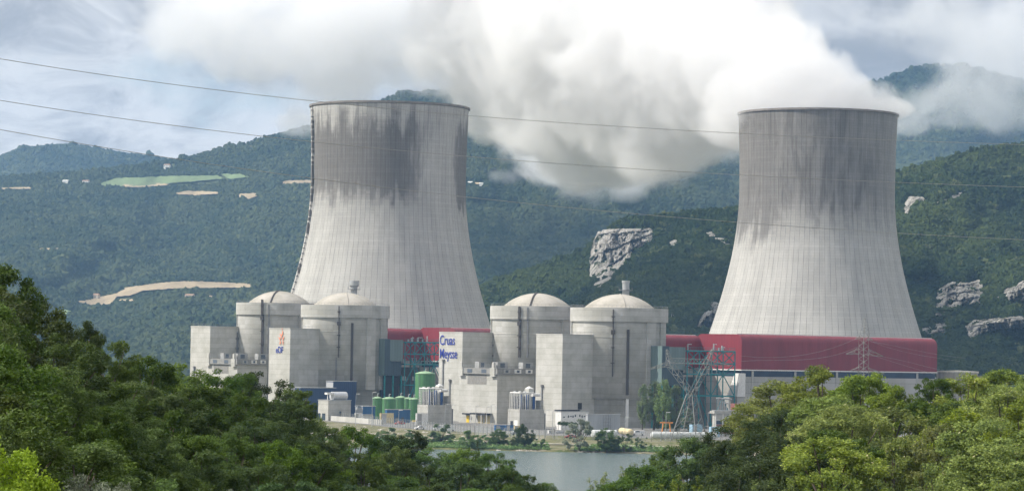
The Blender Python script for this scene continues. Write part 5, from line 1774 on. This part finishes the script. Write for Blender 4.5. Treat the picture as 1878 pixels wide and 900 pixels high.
# vehicles
def car(px, py, face, label, col, van=False, name='parked_car'):
    p = foot(px, py)
    t = thing(name, p, label, 'van' if van else 'car', 'vehicles parked in the plant yard')
    X = Vector((math.cos(face), math.sin(face), 0)); Y = Vector((-X.y, X.x, 0))
    L, W = (5.2, 2.0) if van else (4.3, 1.75)
    prof = [(0, .35), (0, .95), (.15, 1.0), (1.0, 1.05), (1.5, 1.9), (4.9, 2.1), (5.2, 1.9), (5.2, .35)] if van else [(0, .3), (0, .72), (1.1, .9), (1.75, 1.4), (3.2, 1.43), (3.9, 1.0), (4.3, .92), (4.3, .3)]
    n_ = len(prof)
    vs = [p + X * (x - L / 2) + Y * s_ * W / 2 + Z * z for s_ in (-1, 1) for x, z in prof]
    fs = [(k, (k + 1) % n_, (k + 1) % n_ + n_, k + n_) for k in range(n_)] + [tuple(range(n_))[::-1], tuple(range(n_, 2 * n_))]
    MB().add(vs, fs).build('body', col, t)
    gl = MB()
    zc, h_ = (1.35, .5) if van else (.98, .36)
    for s_ in (-1, 1): gl.box(p + X * (-.6 if not van else -1.2) + Y * (s_ * (W / 2 + .004) - .01) + Z * zc, X * 1.7, Y * .02, Z * h_)
    gl.build('side_window', m_glass, t)
    for sx in (-1, 1):
        for s_ in (-1, 1):
            c_ = p + X * sx * L * .31 + Y * s_ * (W / 2 - .1) + Z * .33
            MB().tube(c_ - Y * .12, c_ + Y * .13, .33, 14).build('wheel', m_tyre, t)


m_carw = plain('white car paint', (0.75, 0.75, 0.75), rough=0.3)
m_carg = plain('grey car paint', (0.25, 0.27, 0.3), rough=0.3)
m_carr = plain('red car paint', (0.35, 0.03, 0.03), rough=0.3)
car(770, 787, 0.3, 'white car on the track in front of the yellow loader', m_carw)
car(690, 775, 0.2, 'white car beside the cream hut', m_carw)
car(733, 778, 0.5, 'small dark red car by the long low blue shed', m_carr)
car(805, 789, 0.1, 'white van below the white pipe frame of the first valve house', m_carw, True, 'parked_van')
car(823, 790, 0.1, 'white van next to the roller gates', m_carw, True, 'parked_van')
car(948, 797, 0.2, 'grey van at the end of the sand coloured container', m_carg, True, 'parked_van')
car(1046, 803, 0.1, 'dark red car partly behind the whitish bank tree', m_carr)
car(1170, 798, 0.1, 'white truck-like van below the lone slim poplar', m_carw, True, 'parked_van')

# yellow wheel loader
p = foot(774, 777)
t = thing('wheel_loader', p, 'yellow loader with long arm working behind the fence', 'loader')
X = Vector((1, .15, 0)).normalized(); Y = Vector((-X.y, X.x, 0))
m = MB(); m.box(p - X * 2.4 - Y * 1.0 + Z * .8, X * 3.0, Y * 2, Z * 1.2); m.box(p + X * .7 - Y * .9 + Z * .8, X * 2.2, Y * 1.8, Z * 1.0)
m.build('body', m_yellow, t)
MB().box(p - X * 1.4 - Y * .8 + Z * 2.0, X * 1.5, Y * 1.6, Z * 1.1).build('cab', m_glass, t)
m = MB(); m.tube(p + X * 2.6 + Z * 1.5, p + X * 4.2 + Z * 1.9, .2, 6); m.box(p - X * 4.0 - Y * 1.2 + Z * .9, X * 1.2, Y * 2.4, Z * .8); m.tube(p - X * 2.3 + Z * 1.5, p - X * 3.2 + Z * 1.4, .2, 6)
m.build('bucket_arm', m_yellow, t)
for sx in (-1.6, 1.8):
    for s_ in (-1, 1): MB().tube(p + X * sx + Y * (s_ * 1.0 - .2) + Z * .6, p + X * sx + Y * (s_ * 1.0 + .2) + Z * .6, .6, 14).build('wheel', m_tyre, t)

# orange crane-like hoist by the poplars
p = foot(1222, 797)
t = thing('yard_hoist', p, 'orange portal hoist between the poplars and the lattice pylon', 'hoist')
m_orn = plain('orange paint', (0.62, 0.25, 0.06), rough=0.5)
m = MB()
for s_ in (-1, 1):
    m.tube(p + Vector((s_ * 1.8, 0, 0)), p + Vector((s_ * 1.3, 0, 4.6)), .18, 6); m.tube(p + Vector((s_ * 1.8, 2, 0)), p + Vector((s_ * 1.3, 2, 4.6)), .18, 6)
m.build('leg_frame', m_orn, t)
MB().box(p + Vector((-2.6, .6, 4.6)), (5.2, 0, 0), (0, .8, 0), (0, 0, .6)).build('beam', m_orn, t)
MB().box(p + Vector((-.5, .5, 5.2)), (1, 0, 0), (0, 1, 0), (0, 0, .7)).build('winch', m_dark, t)

# canopies with yellow gates on the white wall of the low building
tt, c, La, Lb, zt = l3
g0 = thing('gate_canopy', c + A * 4 - B * 3, 'flat dark canopy over yellow gates at the foot of the low concrete building', 'canopy')
MB().box(c + A * 3 - B * 3.2 + Z * 3.9, A * 12, B * 3.1, Z * .7).build('canopy_roof', m_dark, g0)
for k in range(2): MB().box(c + A * (4.5 + 5 * k) - B * .16 + Z * .2, A * 3.4, B * .155, Z * 3.2).build('roller_gate', m_sand, g0)
for k in range(4): MB().box(c + A * (3.2 + 3.75 * k) - B * 3.1, A * .25, B * .25, Z * 3.897).build('post', m_white, g0)
g1 = thing('gate_canopy', c + A * 20, 'small dark canopy over a single yellow door near the valve house', 'canopy')
MB().box(c + A * 18.5 - B * 2.0 + Z * 3.7, A * 3.4, B * 1.9, Z * .6).build('canopy_roof', m_dark, g1)
MB().box(c + A * 19.2 - B * .16 + Z * .2, A * 1.8, B * .155, Z * 3.0).build('door', m_yellow, g1)

# creeper arbour under the white office
ar = thing('pergola', foot(1034, 791), 'long pergola with dark green creeper before the white office building', 'pergola')
p0, p1 = foot(1024, 791), foot(1058, 793)
m = MB()
for k in range(6): q_ = p0.lerp(p1, k / 5); m.tube(q_, q_ + Z * 3, .09, 5)
m.tube(p0 + Z * 3, p1 + Z * 3, .1, 5); m.build('post_frame', m_rail, ar)
rsb = np.random.RandomState(8); nl = 1500
P = np.array(p0)[None] + (np.array(p1) - np.array(p0))[None] * rsb.rand(nl, 1) + rsb.normal(size=(nl, 3)) * np.array([.3, .6, .35]) + np.array([0, 0, 3.4])
N = rsb.normal(size=(nl, 3)); N /= np.linalg.norm(N, axis=1)[:, None]; T = np.cross(N, rsb.normal(size=(nl, 3))); T /= np.linalg.norm(T, axis=1)[:, None]; Bt = np.cross(N, T)
V = np.stack([P - T * .2, P - Bt * .14, P + T * .2, P + Bt * .14], 1).reshape(-1, 3) - np.array(ORG[ar.name])
o = fast_mesh('foliage', V, np.arange(len(V)).reshape(-1, 4), LEAF['green'], smooth=False, parent=ar)

# yard lamps
def lamp(px, py, ytop, label, two=False):
    p = foot(px, py); h = ztop(px, ytop, p.y)
    t = thing('street_lamp', p, label, 'street lamp', 'lamp posts in the plant yard')
    MB().tube(p, p + Z * h, .13, 6, r2=.07).build('pole', m_metal, t)
    for s_ in ((-1, 1) if two else (1,)):
        MB().box(p + Vector((min(0, s_ * 1.6), -.2, h)), (1.6, 0, 0), (0, .4, 0), (0, 0, .22)).build('lamp_head', m_white, t)


for px, py, yt_, lab in ((556, 778, 734, 'lamp post before the long low navy shed, nearest the wood'), (652, 780, 722, 'lamp post at the corner of the taller navy shed'), (682, 782, 719, 'thin lamp post standing before the widest drum wall'), (731, 786, 752, 'lamp post between the green tanks and the fence'),
                         (816, 792, 741, 'lamp post before the first valve house, closest to its door'), (827, 793, 742, 'lamp post at the corner of the first valve house'), (872, 796, 745, 'lamp post at the left end of the gate canopy'), (892, 797, 746, 'lamp post at the right end of the gate canopy'),
                         (900, 799, 742, 'tall lamp post before the edge of the white wall'), (933, 800, 748, 'lamp post before the second valve house door'), (1000, 802, 752, 'lamp post beside the second valve house'), (1013, 802, 754, 'lamp post before the tallest block wall'),
                         (1146, 803, 765, 'lamp post by the dark bay under the drum'), (1221, 806, 756, 'lamp post between the poplars'), (1298, 806, 757, 'lamp post between the two pale blue containers')):
    lamp(px, py, yt_, lab)

# perimeter fence: posts and wire mesh panels
fpts = [(596, 768), (650, 774), (720, 782), (790, 789), (860, 796), (930, 801), (1000, 805), (1080, 807), (1160, 808), (1240, 810), (1340, 812)]
fw_ = [foot(a_, b_) for a_, b_ in fpts]
fence = thing('perimeter_fence', fw_[0], 'tall grey wire fence on close set posts between the plant and the river bank', 'fence')
L_ = [0]
for a_, b_ in zip(fw_, fw_[1:]): L_.append(L_[-1] + (b_ - a_).length)
def fp(s_):
    for i in range(len(fw_) - 1):
        if s_ <= L_[i + 1] or i == len(fw_) - 2: return fw_[i].lerp(fw_[i + 1], (s_ - L_[i]) / (L_[i + 1] - L_[i]))
m_fence = plain('fence steel', (0.20, 0.21, 0.21), rough=0.7)
NP = 96
for k in range(NP):
    q_ = fp(L_[-1] * k / (NP - 1))
    MB().tube(q_, q_ + Z * 3.6, .10, 5).build('post', m_fence, fence)
def _mesh(g, out):
    tr_ = g.n('ShaderNodeBsdfTransparent'); d_ = g.n('ShaderNodeBsdfPrincipled', {'Base Color': (0.25, 0.27, 0.27, 1), 'Roughness': 0.7})
    tc = g.n('ShaderNodeTexCoord').outputs['Object']
    z = g.n('ShaderNodeSeparateXYZ', {0: tc}).outputs
    w1 = g.rng(g.m('PINGPONG', g.m('MULTIPLY', g.m('ADD', z[0], g.m('MULTIPLY', z[1], 0.5)), 1.0), 0.22), 0.09, 0.11)
    n_ = g.rng(g.noise(tc, 0.2, 3, 0.6), 0.4, 0.6, 0.22, 0.5)
    mx = g.n('ShaderNodeMixShader', {0: g.m('MULTIPLY', w1, n_), 1: tr_.outputs[0], 2: d_.outputs[0]})
    g.link(mx.outputs[0], out.inputs[0])
m_mesh = mat('wire mesh', _mesh)
fm = MB()
for k in range(60):
    a_, b_ = fp(L_[-1] * k / 60), fp(L_[-1] * (k + 1) / 60)
    fm.add([a_ + Z * .1, b_ + Z * .1, b_ + Z * 3.3, a_ + Z * 3.3], [(0, 1, 2, 3)])
fm.build('wire_mesh', m_mesh, fence)
tw = MB()
for k in range(60): tw.tube(fp(L_[-1] * k / 60) + Z * 3.4, fp(L_[-1] * (k + 1) / 60) + Z * 3.4, .05, 4)
tw.build('top_wire', m_fence, fence)
# pale low wall of stored slabs seen left of the fence
wl_ = thing('concrete_wall', foot(606, 772), 'low whitish wall of blocks behind the fence, beside the wood', 'wall')
a_, b_ = foot(606, 771), foot(700, 779)
m = MB(); m.box(a_ + Z * 0, b_ - a_, Vector((.8, 1.0, 0)), Z * 2.2); m.build('block_wall', m_con2, wl_)

# white boulders and rubble along the bank
rnd = random.Random(12)
rbm = MB()
import bmesh
for k in range(420):
    xx = rnd.uniform(-80, 95); wl = interp(WL, xx); tb = interp(TOPB, xx)
    f_ = rnd.choice((rnd.uniform(0, .05), rnd.uniform(.5, .95) if xx < -15 else rnd.uniform(0, .04)))
    dd = wl + (tb - wl) * f_; zz = float(np.interp(f_, [0, .15, .4, .55, .75, 1], [WZ, -2.3, -1.9, -1.8, -.9, 0]))
    r_ = rnd.uniform(.25, .9)
    bm = bmesh.new(); bmesh.ops.create_icosphere(bm, subdivisions=1, radius=r_)
    for v in bm.verts: v.co *= rnd.uniform(.7, 1.2); v.co.z *= .6
    rbm.add([v.co + Vector((xx, dd, zz)) for v in bm.verts], [tuple(v.index for v in f.verts) for f in bm.faces]); bm.free()
tag(rbm.build('rubble', plain('pale stone', (0.45, 0.42, 0.37), var=.3, scale=.3)), 'pale boulders and rubble scattered over the river bank', kind='stuff')

# ================================================================= PYLONS
def lat_leg(m, p, q, w0, w1, n_, r, side):
    """square lattice strut from p to q"""
    p, q = Vector(p), Vector(q); d_ = (q - p).normalized()
    x = side - d_ * side.dot(d_); x.normalize(); y = d_.cross(x)
    def cr(t, i):
        w_ = w0 + (w1 - w0) * t; s_ = ((-1, -1), (1, -1), (1, 1), (-1, 1))[i % 4]
        return p.lerp(q, t) + x * s_[0] * w_ / 2 + y * s_[1] * w_ / 2
    for i in range(4):
        m.tube(cr(0, i), cr(1, i), r, 4, cap=False)
        for k in range(n_):
            a_, b_ = k / n_, (k + 1) / n_
            if (k + i) % 2: m.tube(cr(a_, i), cr(b_, i + 1), r * .65, 3, cap=False)
            else: m.tube(cr(a_, i + 1), cr(b_, i), r * .65, 3, cap=False)


# big Y shaped pylon
bp_ = foot(1264, 806); sc_ = bp_.y / F_PX
pyl = thing('lattice_pylon', bp_, 'big forked lattice pylon with a wide cross beam, in front of the teal frame', 'pylon', 'lattice pylons')
def pp(px, py, dz=0.0):
    v = at(px, py, bp_.y + dz); return v
yd = Vector((.55, .83, 0))
off = yd * 4.2
m = MB()
waist = pp(1268, 722)
for s_ in (-1, 1):
    for lx, px_ in ((-1, 1240), (1, 1287)):
        f_ = Vector((pp(px_, 806).x, bp_.y, 0)) + off * s_
        m2 = waist + off * s_ * .35 + Vector((lx * 1.0, 0, 0))
        m.tube(f_, m2, .2, 5)
    # cross bracing of the body
    a0, a1 = Vector((pp(1240, 806).x, bp_.y, 0)) + off * s_, waist + off * s_ * .35 + Vector((-1, 0, 0))
    b0, b1 = Vector((pp(1287, 806).x, bp_.y, 0)) + off * s_, waist + off * s_ * .35 + Vector((1, 0, 0))
    for k in range(5):
        t0, t1 = k / 5, (k + 1) / 5
        m.tube(a0.lerp(a1, t0), b0.lerp(b1, t1), .08, 4, cap=False); m.tube(b0.lerp(b1, t0), a0.lerp(a1, t1), .08, 4, cap=False)
        m.tube(a0.lerp(a1, t1), b0.lerp(b1, t1), .08, 4, cap=False)
for lx in (1240, 1287):
    q0 = Vector((pp(lx, 806).x, bp_.y, 0)); s0 = 1 if lx == 1287 else -1
    for k in range(4):
        t0, t1 = k / 4, (k + 1) / 4
        u = lambda s_, t_: (q0 + off * s_).lerp(waist + off * s_ * .35 + Vector((s0, 0, 0)), t_)
        m.tube(u(-1, t0), u(1, t1), .08, 4, cap=False); m.tube(u(1, t0), u(-1, t1), .08, 4, cap=False)
m.build('body_frame', m_lat, pyl)
sd_ = Vector((.8, .6, 0))
for q_, nm in (((1229, 668), 'arm'), ((1297, 668), 'arm')):
    m = MB(); top = pp(*q_)
    lat_leg(m, waist, top, 1.6, 2.2, 8, .15, sd_)
    pk = pp(q_[0] + (-6 if q_[0] < 1260 else 10), 640)
    lat_leg(m, top, pk, 2.2, .4, 5, .14, sd_)
    m.build(nm, m_lat, pyl)
m = MB(); lat_leg(m, pp(1192, 676) , pp(1229, 666), .3, 1.8, 6, .08, sd_); lat_leg(m, pp(1229, 661), pp(1300, 663), 1.9, 1.9, 12, .09, sd_); lat_leg(m, pp(1300, 664), pp(1338, 670), 1.8, .3, 6, .08, sd_)
m.build('crossbeam', m_lat, pyl)
m_ins = plain('insulator glass', (0.12, 0.14, 0.14), rough=0.3)
for px_ in (1204, 1264, 1300, 1326):
    q_ = pp(px_, 671)
    im = MB()
    for k in range(10): im.tube(q_ - Z * (.35 * k), q_ - Z * (.35 * k + .2), .32 if px_ == 1300 else .2, 8, r2=.1)
    im.build('insulator', m_white if px_ == 1300 else m_ins, pyl)

# slim mast in front of the red hall
mb_ = at(1584, 700, 640); mpx = 1584
mast = thing('lattice_mast', (mb_.x, 640, ztop(1584, 706, 640) - 14), 'slim tall lattice mast with three short arms, standing before the long red hall', 'pylon', 'lattice pylons')
sm_ = 640 / F_PX
def mp(px, py): return at(px, py, 640)
m = MB(); lat_leg(m, mp(1583.5, 800), mp(1584, 622), 15 * sm_, 12.5 * sm_, 30, .045, Vector((.75, .66, 0))); lat_leg(m, mp(1584, 622), mp(1586, 600), 12.5 * sm_, 8 * sm_, 5, .05, Vector((.75, .66, 0)))
lat_leg(m, mp(1586, 600), mp(1586, 583), 8 * sm_, 1.0 * sm_, 3, .045, Vector((.75, .66, 0)))
m.build('mast_frame', m_lat, mast)
for (xa, ya), (xb, yb), h_ in (((1552, 649), (1578, 643), 1.0), ((1620, 653), (1590, 645), 1.0), ((1569, 621), (1580, 618), .5), ((1601, 623), (1590, 619), .5), ((1560, 679), (1578, 676), .8), ((1622, 685), (1590, 678), .8)):
    m = MB(); lat_leg(m, mp(xa, ya), mp(xb, yb), .1, h_ * 1.2, 4, .04, Vector((0, 1, .3)))
    a_ = m.build('cross_arm', m_lat, mast)

# ================================================================= WIRES
m_wire = plain('weathered cable', (0.34, 0.34, 0.32), rough=0.6, metal=0.2)
def wire(pts, d0, d1, r, label, sag_ext=True, group='power lines across the valley', name='power_line', nseg=60, beads=False, m_=None):
    xs_ = [p[0] for p in pts]
    co = np.polyfit(xs_, [p[1] for p in pts], 3)
    pos = []
    for k in range(nseg + 1):
        px = xs_[0] + (xs_[-1] - xs_[0]) * k / nseg
        d = d0 + (d1 - d0) * k / nseg
        pos.append(at(px, float(np.polyval(co, px)), d))
    m = MB()
    for a_, b_ in zip(pos, pos[1:]): m.tube(a_, b_, r, 5, cap=False)
    o = m.build(name, m_ or m_wire)
    tag(o, label, 'power line', group)


wire([(-250, 62), (0, 108), (280, 152), (560, 184.5), (700, 197), (878, 213), (1130, 231), (1400, 246), (1650, 259), (1878, 267), (2150, 272)], 330, 520, .037, 'highest of the three power lines, crossing the rim of the dark stained tower')
wire([(-250, 140), (0, 185), (280, 225), (560, 258), (700, 274), (1000, 298), (1353, 320), (1650, 335), (1878, 344), (2150, 351)], 330, 520, .037, 'middle one of the three power lines, crossing both towers below the rim')
wire([(-250, 190), (0, 237), (200, 273), (333, 293), (560, 325), (700, 345), (1000, 374), (1350, 408), (1650, 428), (1878, 440), (2150, 450)], 330, 520, .037, 'lowest of the three power lines, crossing the waist of both towers')
m_wl = plain('pale cable', (0.30, 0.28, 0.28), rough=0.5)
for (pts, lab) in (([(1360, 652), (1440, 654), (1500, 645), (1569, 621)], 'pale wire sagging from the upper left arm of the slim mast'), ([(1360, 662), (1440, 660), (1510, 655), (1580, 632)], 'second pale wire running left from the slim mast, just below the upper'),
                   ([(1590, 622), (1640, 640), (1700, 653), (1760, 662)], 'pale wire from the upper right arm of the slim mast towards the hall end'), ([(1598, 626), (1640, 634), (1700, 646), (1770, 656)], 'pale wire just above its twin, right of the slim mast'),
                   ([(1604, 652), (1640, 664), (1680, 676), (1730, 690)], 'lower pale wire sloping from the middle arm of the slim mast'), ([(1620, 654), (1660, 662), (1700, 672), (1750, 682)], 'pale wire from the tip of the middle arm to the hall end')):
    wire(pts, 640, 700, .022, lab, group='thin wires of the slim mast', name='mast_wire', nseg=24, m_=m_wl)

# ================================================================= FARMHOUSES ON THE HILLSIDE
def house(px, py, wpx, label, m_w, m_r):
    p = H_mid.on(px, py) + Vector((0, -6, 1.0)); s_ = wpx / F_PX * p.y
    t = thing('farmhouse', p, label, 'house', 'houses on the hillside')
    X = Vector((.94, -.34, 0)); Y = Vector((.34, .94, 0)); dl = s_ * .55; h_ = s_ * .38
    MB().box(p - X * s_ / 2 - Z * 3, X * s_, Y * dl, Z * (h_ + 3)).build('wall', m_w, t)
    r_ = MB(); a_ = p - X * s_ * .54 - Y * dl * .06 + Z * h_
    e = X * s_ * 1.08; f_ = Y * dl * 1.12
    r_.add([a_, a_ + e, a_ + e + f_, a_ + f_, a_ + f_ / 2 + Z * s_ * .16, a_ + e + f_ / 2 + Z * s_ * .16], [(0, 1, 5, 4), (2, 3, 4, 5), (0, 4, 3), (1, 2, 5)])
    r_.build('roof', m_r, t)
    for k in range(3): MB().box(p - X * s_ * (.38 - .28 * k) - Y * .1 + Z * h_ * .4, X * s_ * .09, Y * .097, Z * h_ * .3).build('window', m_dark, t)


m_hw = plain('pale render', (0.55, 0.50, 0.42), rough=.9); m_hr = plain('clay tiles', (0.36, 0.24, 0.17), rough=.9)
m_hg = plain('white barn wall', (0.75, 0.74, 0.7), rough=.8)
house(347, 549, 16, 'pale farmhouse at the near end of the long stubble field', m_hw, m_hr)
house(172, 549, 18, 'pale farmhouse with grey roof beside the lower field', m_hw, m_hr)
house(120, 337, 11, 'white barn on the plateau close to the left picture edge', m_hg, m_hg)
house(157, 338, 12, 'white house on the plateau beside the green meadow', m_hg, m_hr)
house(306, 309, 12, 'house on the rise above the green meadow', m_hg, m_hr)
house(862, 339, 9, 'white house on the slope just past the stained tower', m_hg, m_hg)
house(882, 340, 7, 'tiny white shed on the slope past the stained tower', m_hg, m_hg)
# ================================================================= STEAM, DRIFTING CLOUD, HAZE
def puff_volume(name, blobs, dens, label, nscale, step, seed=0.0, amp=2.4, thr=0.35, aniso=0.2, gain=1.6, rough=0.6, col=(1, 1, 1), voxel=None, detail=6, pw=1.6, smax=1.0):
    """a cloud: a closed hull round all puffs, filled with a noisy volume that thins to nothing at its edge"""
    import bmesh
    bm = bmesh.new()
    for c, r in blobs:
        mtx = Matrix.Translation(c) @ Matrix.Diagonal((r[0], r[1], r[2], 1))
        bmesh.ops.create_icosphere(bm, subdivisions=2, radius=1.0, matrix=mtx)
    me = bpy.data.meshes.new(name); bm.to_mesh(me); bm.free()
    o = bpy.data.objects.new(name, me); link(o)
    md = o.modifiers.new('hull', 'REMESH'); md.mode = 'VOXEL'; md.voxel_size = voxel or min(min(r) for c, r in blobs) * 0.28
    m = bpy.data.materials.new(name); m.use_nodes = True; m.node_tree.nodes.clear()
    g = NT(m.node_tree); out = g.n('ShaderNodeOutputMaterial')
    P = g.n('ShaderNodeTexCoord').outputs['Object']
    s = None
    for c, r in blobs:
        v = g.n('ShaderNodeVectorMath', {0: P, 1: tuple(c)}, operation='SUBTRACT').outputs[0]
        v = g.n('ShaderNodeVectorMath', {0: v, 1: tuple(1 / k for k in r)}, operation='MULTIPLY').outputs[0]
        d = g.n('ShaderNodeVectorMath', {0: v, 1: v}, operation='DOT_PRODUCT').outputs['Value']
        f = g.m('SUBTRACT', 1.0, d, clamp=True)
        s = f if s is None else g.m('ADD', s, f)
    s = g.m('MINIMUM', s, smax)
    Pn = g.n('ShaderNodeVectorMath', {0: P, 1: (seed * 17.0, seed * 5.0, 0)}, operation='ADD').outputs[0]
    nz = g.noise(Pn, nscale, detail, rough, 0.35)
    f = g.m('ADD', s, g.m('MULTIPLY', g.m('SUBTRACT', nz, 0.5), amp * 2))
    f = g.m('MULTIPLY', g.m('SUBTRACT', f, thr), gain, clamp=True)
    f = g.m('MULTIPLY', f, g.m('MULTIPLY', s, 4.0, clamp=True))
    f = g.m('MULTIPLY', g.m('POWER', f, pw), dens)
    vol = g.n('ShaderNodeVolumePrincipled', {'Color': col, 'Density': f, 'Anisotropy': aniso})
    g.link(vol.outputs[0], out.inputs['Volume'])
    m.cycles.volume_step_rate = step
    o.data.materials.append(m)
    return tag(o, label, None, kind='stuff')


def S(px, py, d, r, sy=1.4, sz=0.85):
    return (at(px, py, d), (r, r * sy, r * sz))


# dense head of the plume, right over the tower mouth and away to the left
puff_volume('steam', [
    S(1600, 203, 1665, 26, 1.6, 0.32), S(1550, 192, 1665, 40, 1.2, 0.45), S(1490, 182, 1668, 52, 1.0, 0.6), S(1425, 165, 1690, 56, 1.1, 0.8), S(1385, 205, 1680, 36, 1.1, 0.8), S(1480, 200, 1668, 44, 1., 0.35),
    S(1370, 120, 1740, 58), S(1290, 100, 1800, 72), S(1310, 190, 1780, 44), S(1220, 150, 1840, 80), S(1180, 30, 1900, 105),
    S(1120, 190, 1930, 68), S(1050, 110, 1960, 90), S(1200, 240, 1880, 40), S(1070, 250, 1960, 34), S(965, 160, 2020, 58), S(985, 225, 2000, 34), S(1140, 270, 1960, 34), S(915, 190, 2050, 40), S(1060, 300, 1980, 28),
    S(1010, 10, 2020, 115), S(900, 50, 2080, 60)],
    0.038, 'thick white steam plume blowing from the mouth of one cooling tower', 0.019, 0.11, seed=3.1, amp=2.3, thr=0.42, gain=3.4, rough=0.66, col=(0.988, 0.989, 0.992), aniso=0.0, detail=8, pw=1.4, smax=1.5)
# thin torn cloud around the crest and below the plume
puff_volume('drifting_cloud', [
    S(1090, 290, 3000, 75, 1.5, 0.8), S(1200, 300, 3000, 60, 1.5, 0.6), S(990, 300, 3100, 50, 1.5, 0.7), S(1290, 250, 3000, 70, 1.5, 0.7), S(1040, 210, 3100, 100, 1.5, 0.8), S(930, 325, 3200, 30, 1.5, .5), S(1150, 345, 3100, 30, 1.5, .6),
    S(860, 90, 3300, 110, 1.5, .6), S(820, 110, 3300, 100, 1.5, .5), S(700, 100, 3300, 110, 1.5, 0.55), S(620, 170, 3400, 55, 1.5, .6), S(540, 90, 3300, 110, 1.5, 0.7), S(770, 20, 3300, 130, 1.5, .6), S(500, 10, 3300, 110, 1.5, .5), S(640, 30, 3300, 110, 1.5, .5), S(545, 225, 3400, 36, 1.5, .6), S(400, 60, 3300, 120, 1.5, .5), S(880, 160, 3200, 60, 1.5, .6), S(920, 20, 3300, 100, 1.5, .6)],
    0.02, 'thin torn cloud hanging between the towers and over the crest', 0.011, 0.08, seed=7.7, amp=2.3, thr=0.5, gain=1.6, rough=0.68)
puff_volume('mountain_cloud', [
    S(1700, 200, 4600, 90, 1.3, 0.5), S(1790, 180, 4600, 90, 1.3, 0.8), S(1870, 130, 4600, 120, 1.3, 1.0), S(1650, 235, 4600, 50, 1.3, 0.5), S(1800, 60, 4600, 130, 1.3, 0.8), S(1680, 50, 4600, 120, 1.3, .6)],
    0.008, 'thin cloud veil drifting across the high blue mountain', 0.009, 0.1, seed=11.3, amp=2.3, thr=0.5, gain=1.5, rough=0.68)
# unseen clouds added up the sun line to shade the wooded slopes
def over(x, y, z, r):
    L_ = (1050 - z) / sdir.z
    return (Vector((x, y, z)) + sdir * L_, r)
m_shade_cloud = bpy.data.materials.new('cloud'); m_shade_cloud.use_nodes = True; m_shade_cloud.node_tree.nodes.clear()  # material of the added unseen shade clouds only
g = NT(m_shade_cloud.node_tree); out = g.n('ShaderNodeOutputMaterial')
vol = g.n('ShaderNodeVolumePrincipled', {'Color': (1, 1, 1), 'Density': 0.010, 'Anisotropy': 0.2}); g.link(vol.outputs[0], out.inputs['Volume'])
import bmesh
for (x, y, z, r, lb) in ((110, 2250, 120, (190, 260, 70), 'small unseen cloud added to shade the wooded limestone hill'), (20, 3900, 250, (240, 450, 60), 'broad unseen cloud added to shade the mountainside between the towers'), (520, 2350, 150, (130, 120, 60), 'small unseen cloud added to shade the cliffs by the picture edge')):
    c_, r_ = over(x, y, z, r)
    bm = bmesh.new(); bmesh.ops.create_icosphere(bm, subdivisions=4, radius=1.0)
    for v in bm.verts:
        k = 1 + 0.5 * fbm(v.co.x * 1.3 + x, v.co.y * 1.3, v.co.z, 4)
        v.co = Vector((v.co.x * r_[0] * k, v.co.y * r_[1] * k, v.co.z * r_[2] * k)) + c_
    me = bpy.data.meshes.new('cloud'); bm.to_mesh(me); bm.free(); me.materials.append(m_shade_cloud)
    o = bpy.data.objects.new('cloud', me); link(o); tag(o, lb, kind='stuff')  # added unseen cloud, there to shade the slopes
# the air itself
hz_ = MB().box((-3000, -120, -12), (6000, 0, 0), (0, 9200, 0), (0, 0, 760))
hm = bpy.data.materials.new('haze'); hm.use_nodes = True; hm.node_tree.nodes.clear()
g = NT(hm.node_tree); out = g.n('ShaderNodeOutputMaterial')
vol = g.n('ShaderNodeVolumePrincipled', {'Color': (0.36, 0.62, 1.0), 'Density': 5.6e-5, 'Anisotropy': 0.0})
g.link(vol.outputs[0], out.inputs['Volume'])
tag(hz_.build('haze', hm), 'pale blue haze filling the valley air', kind='stuff')
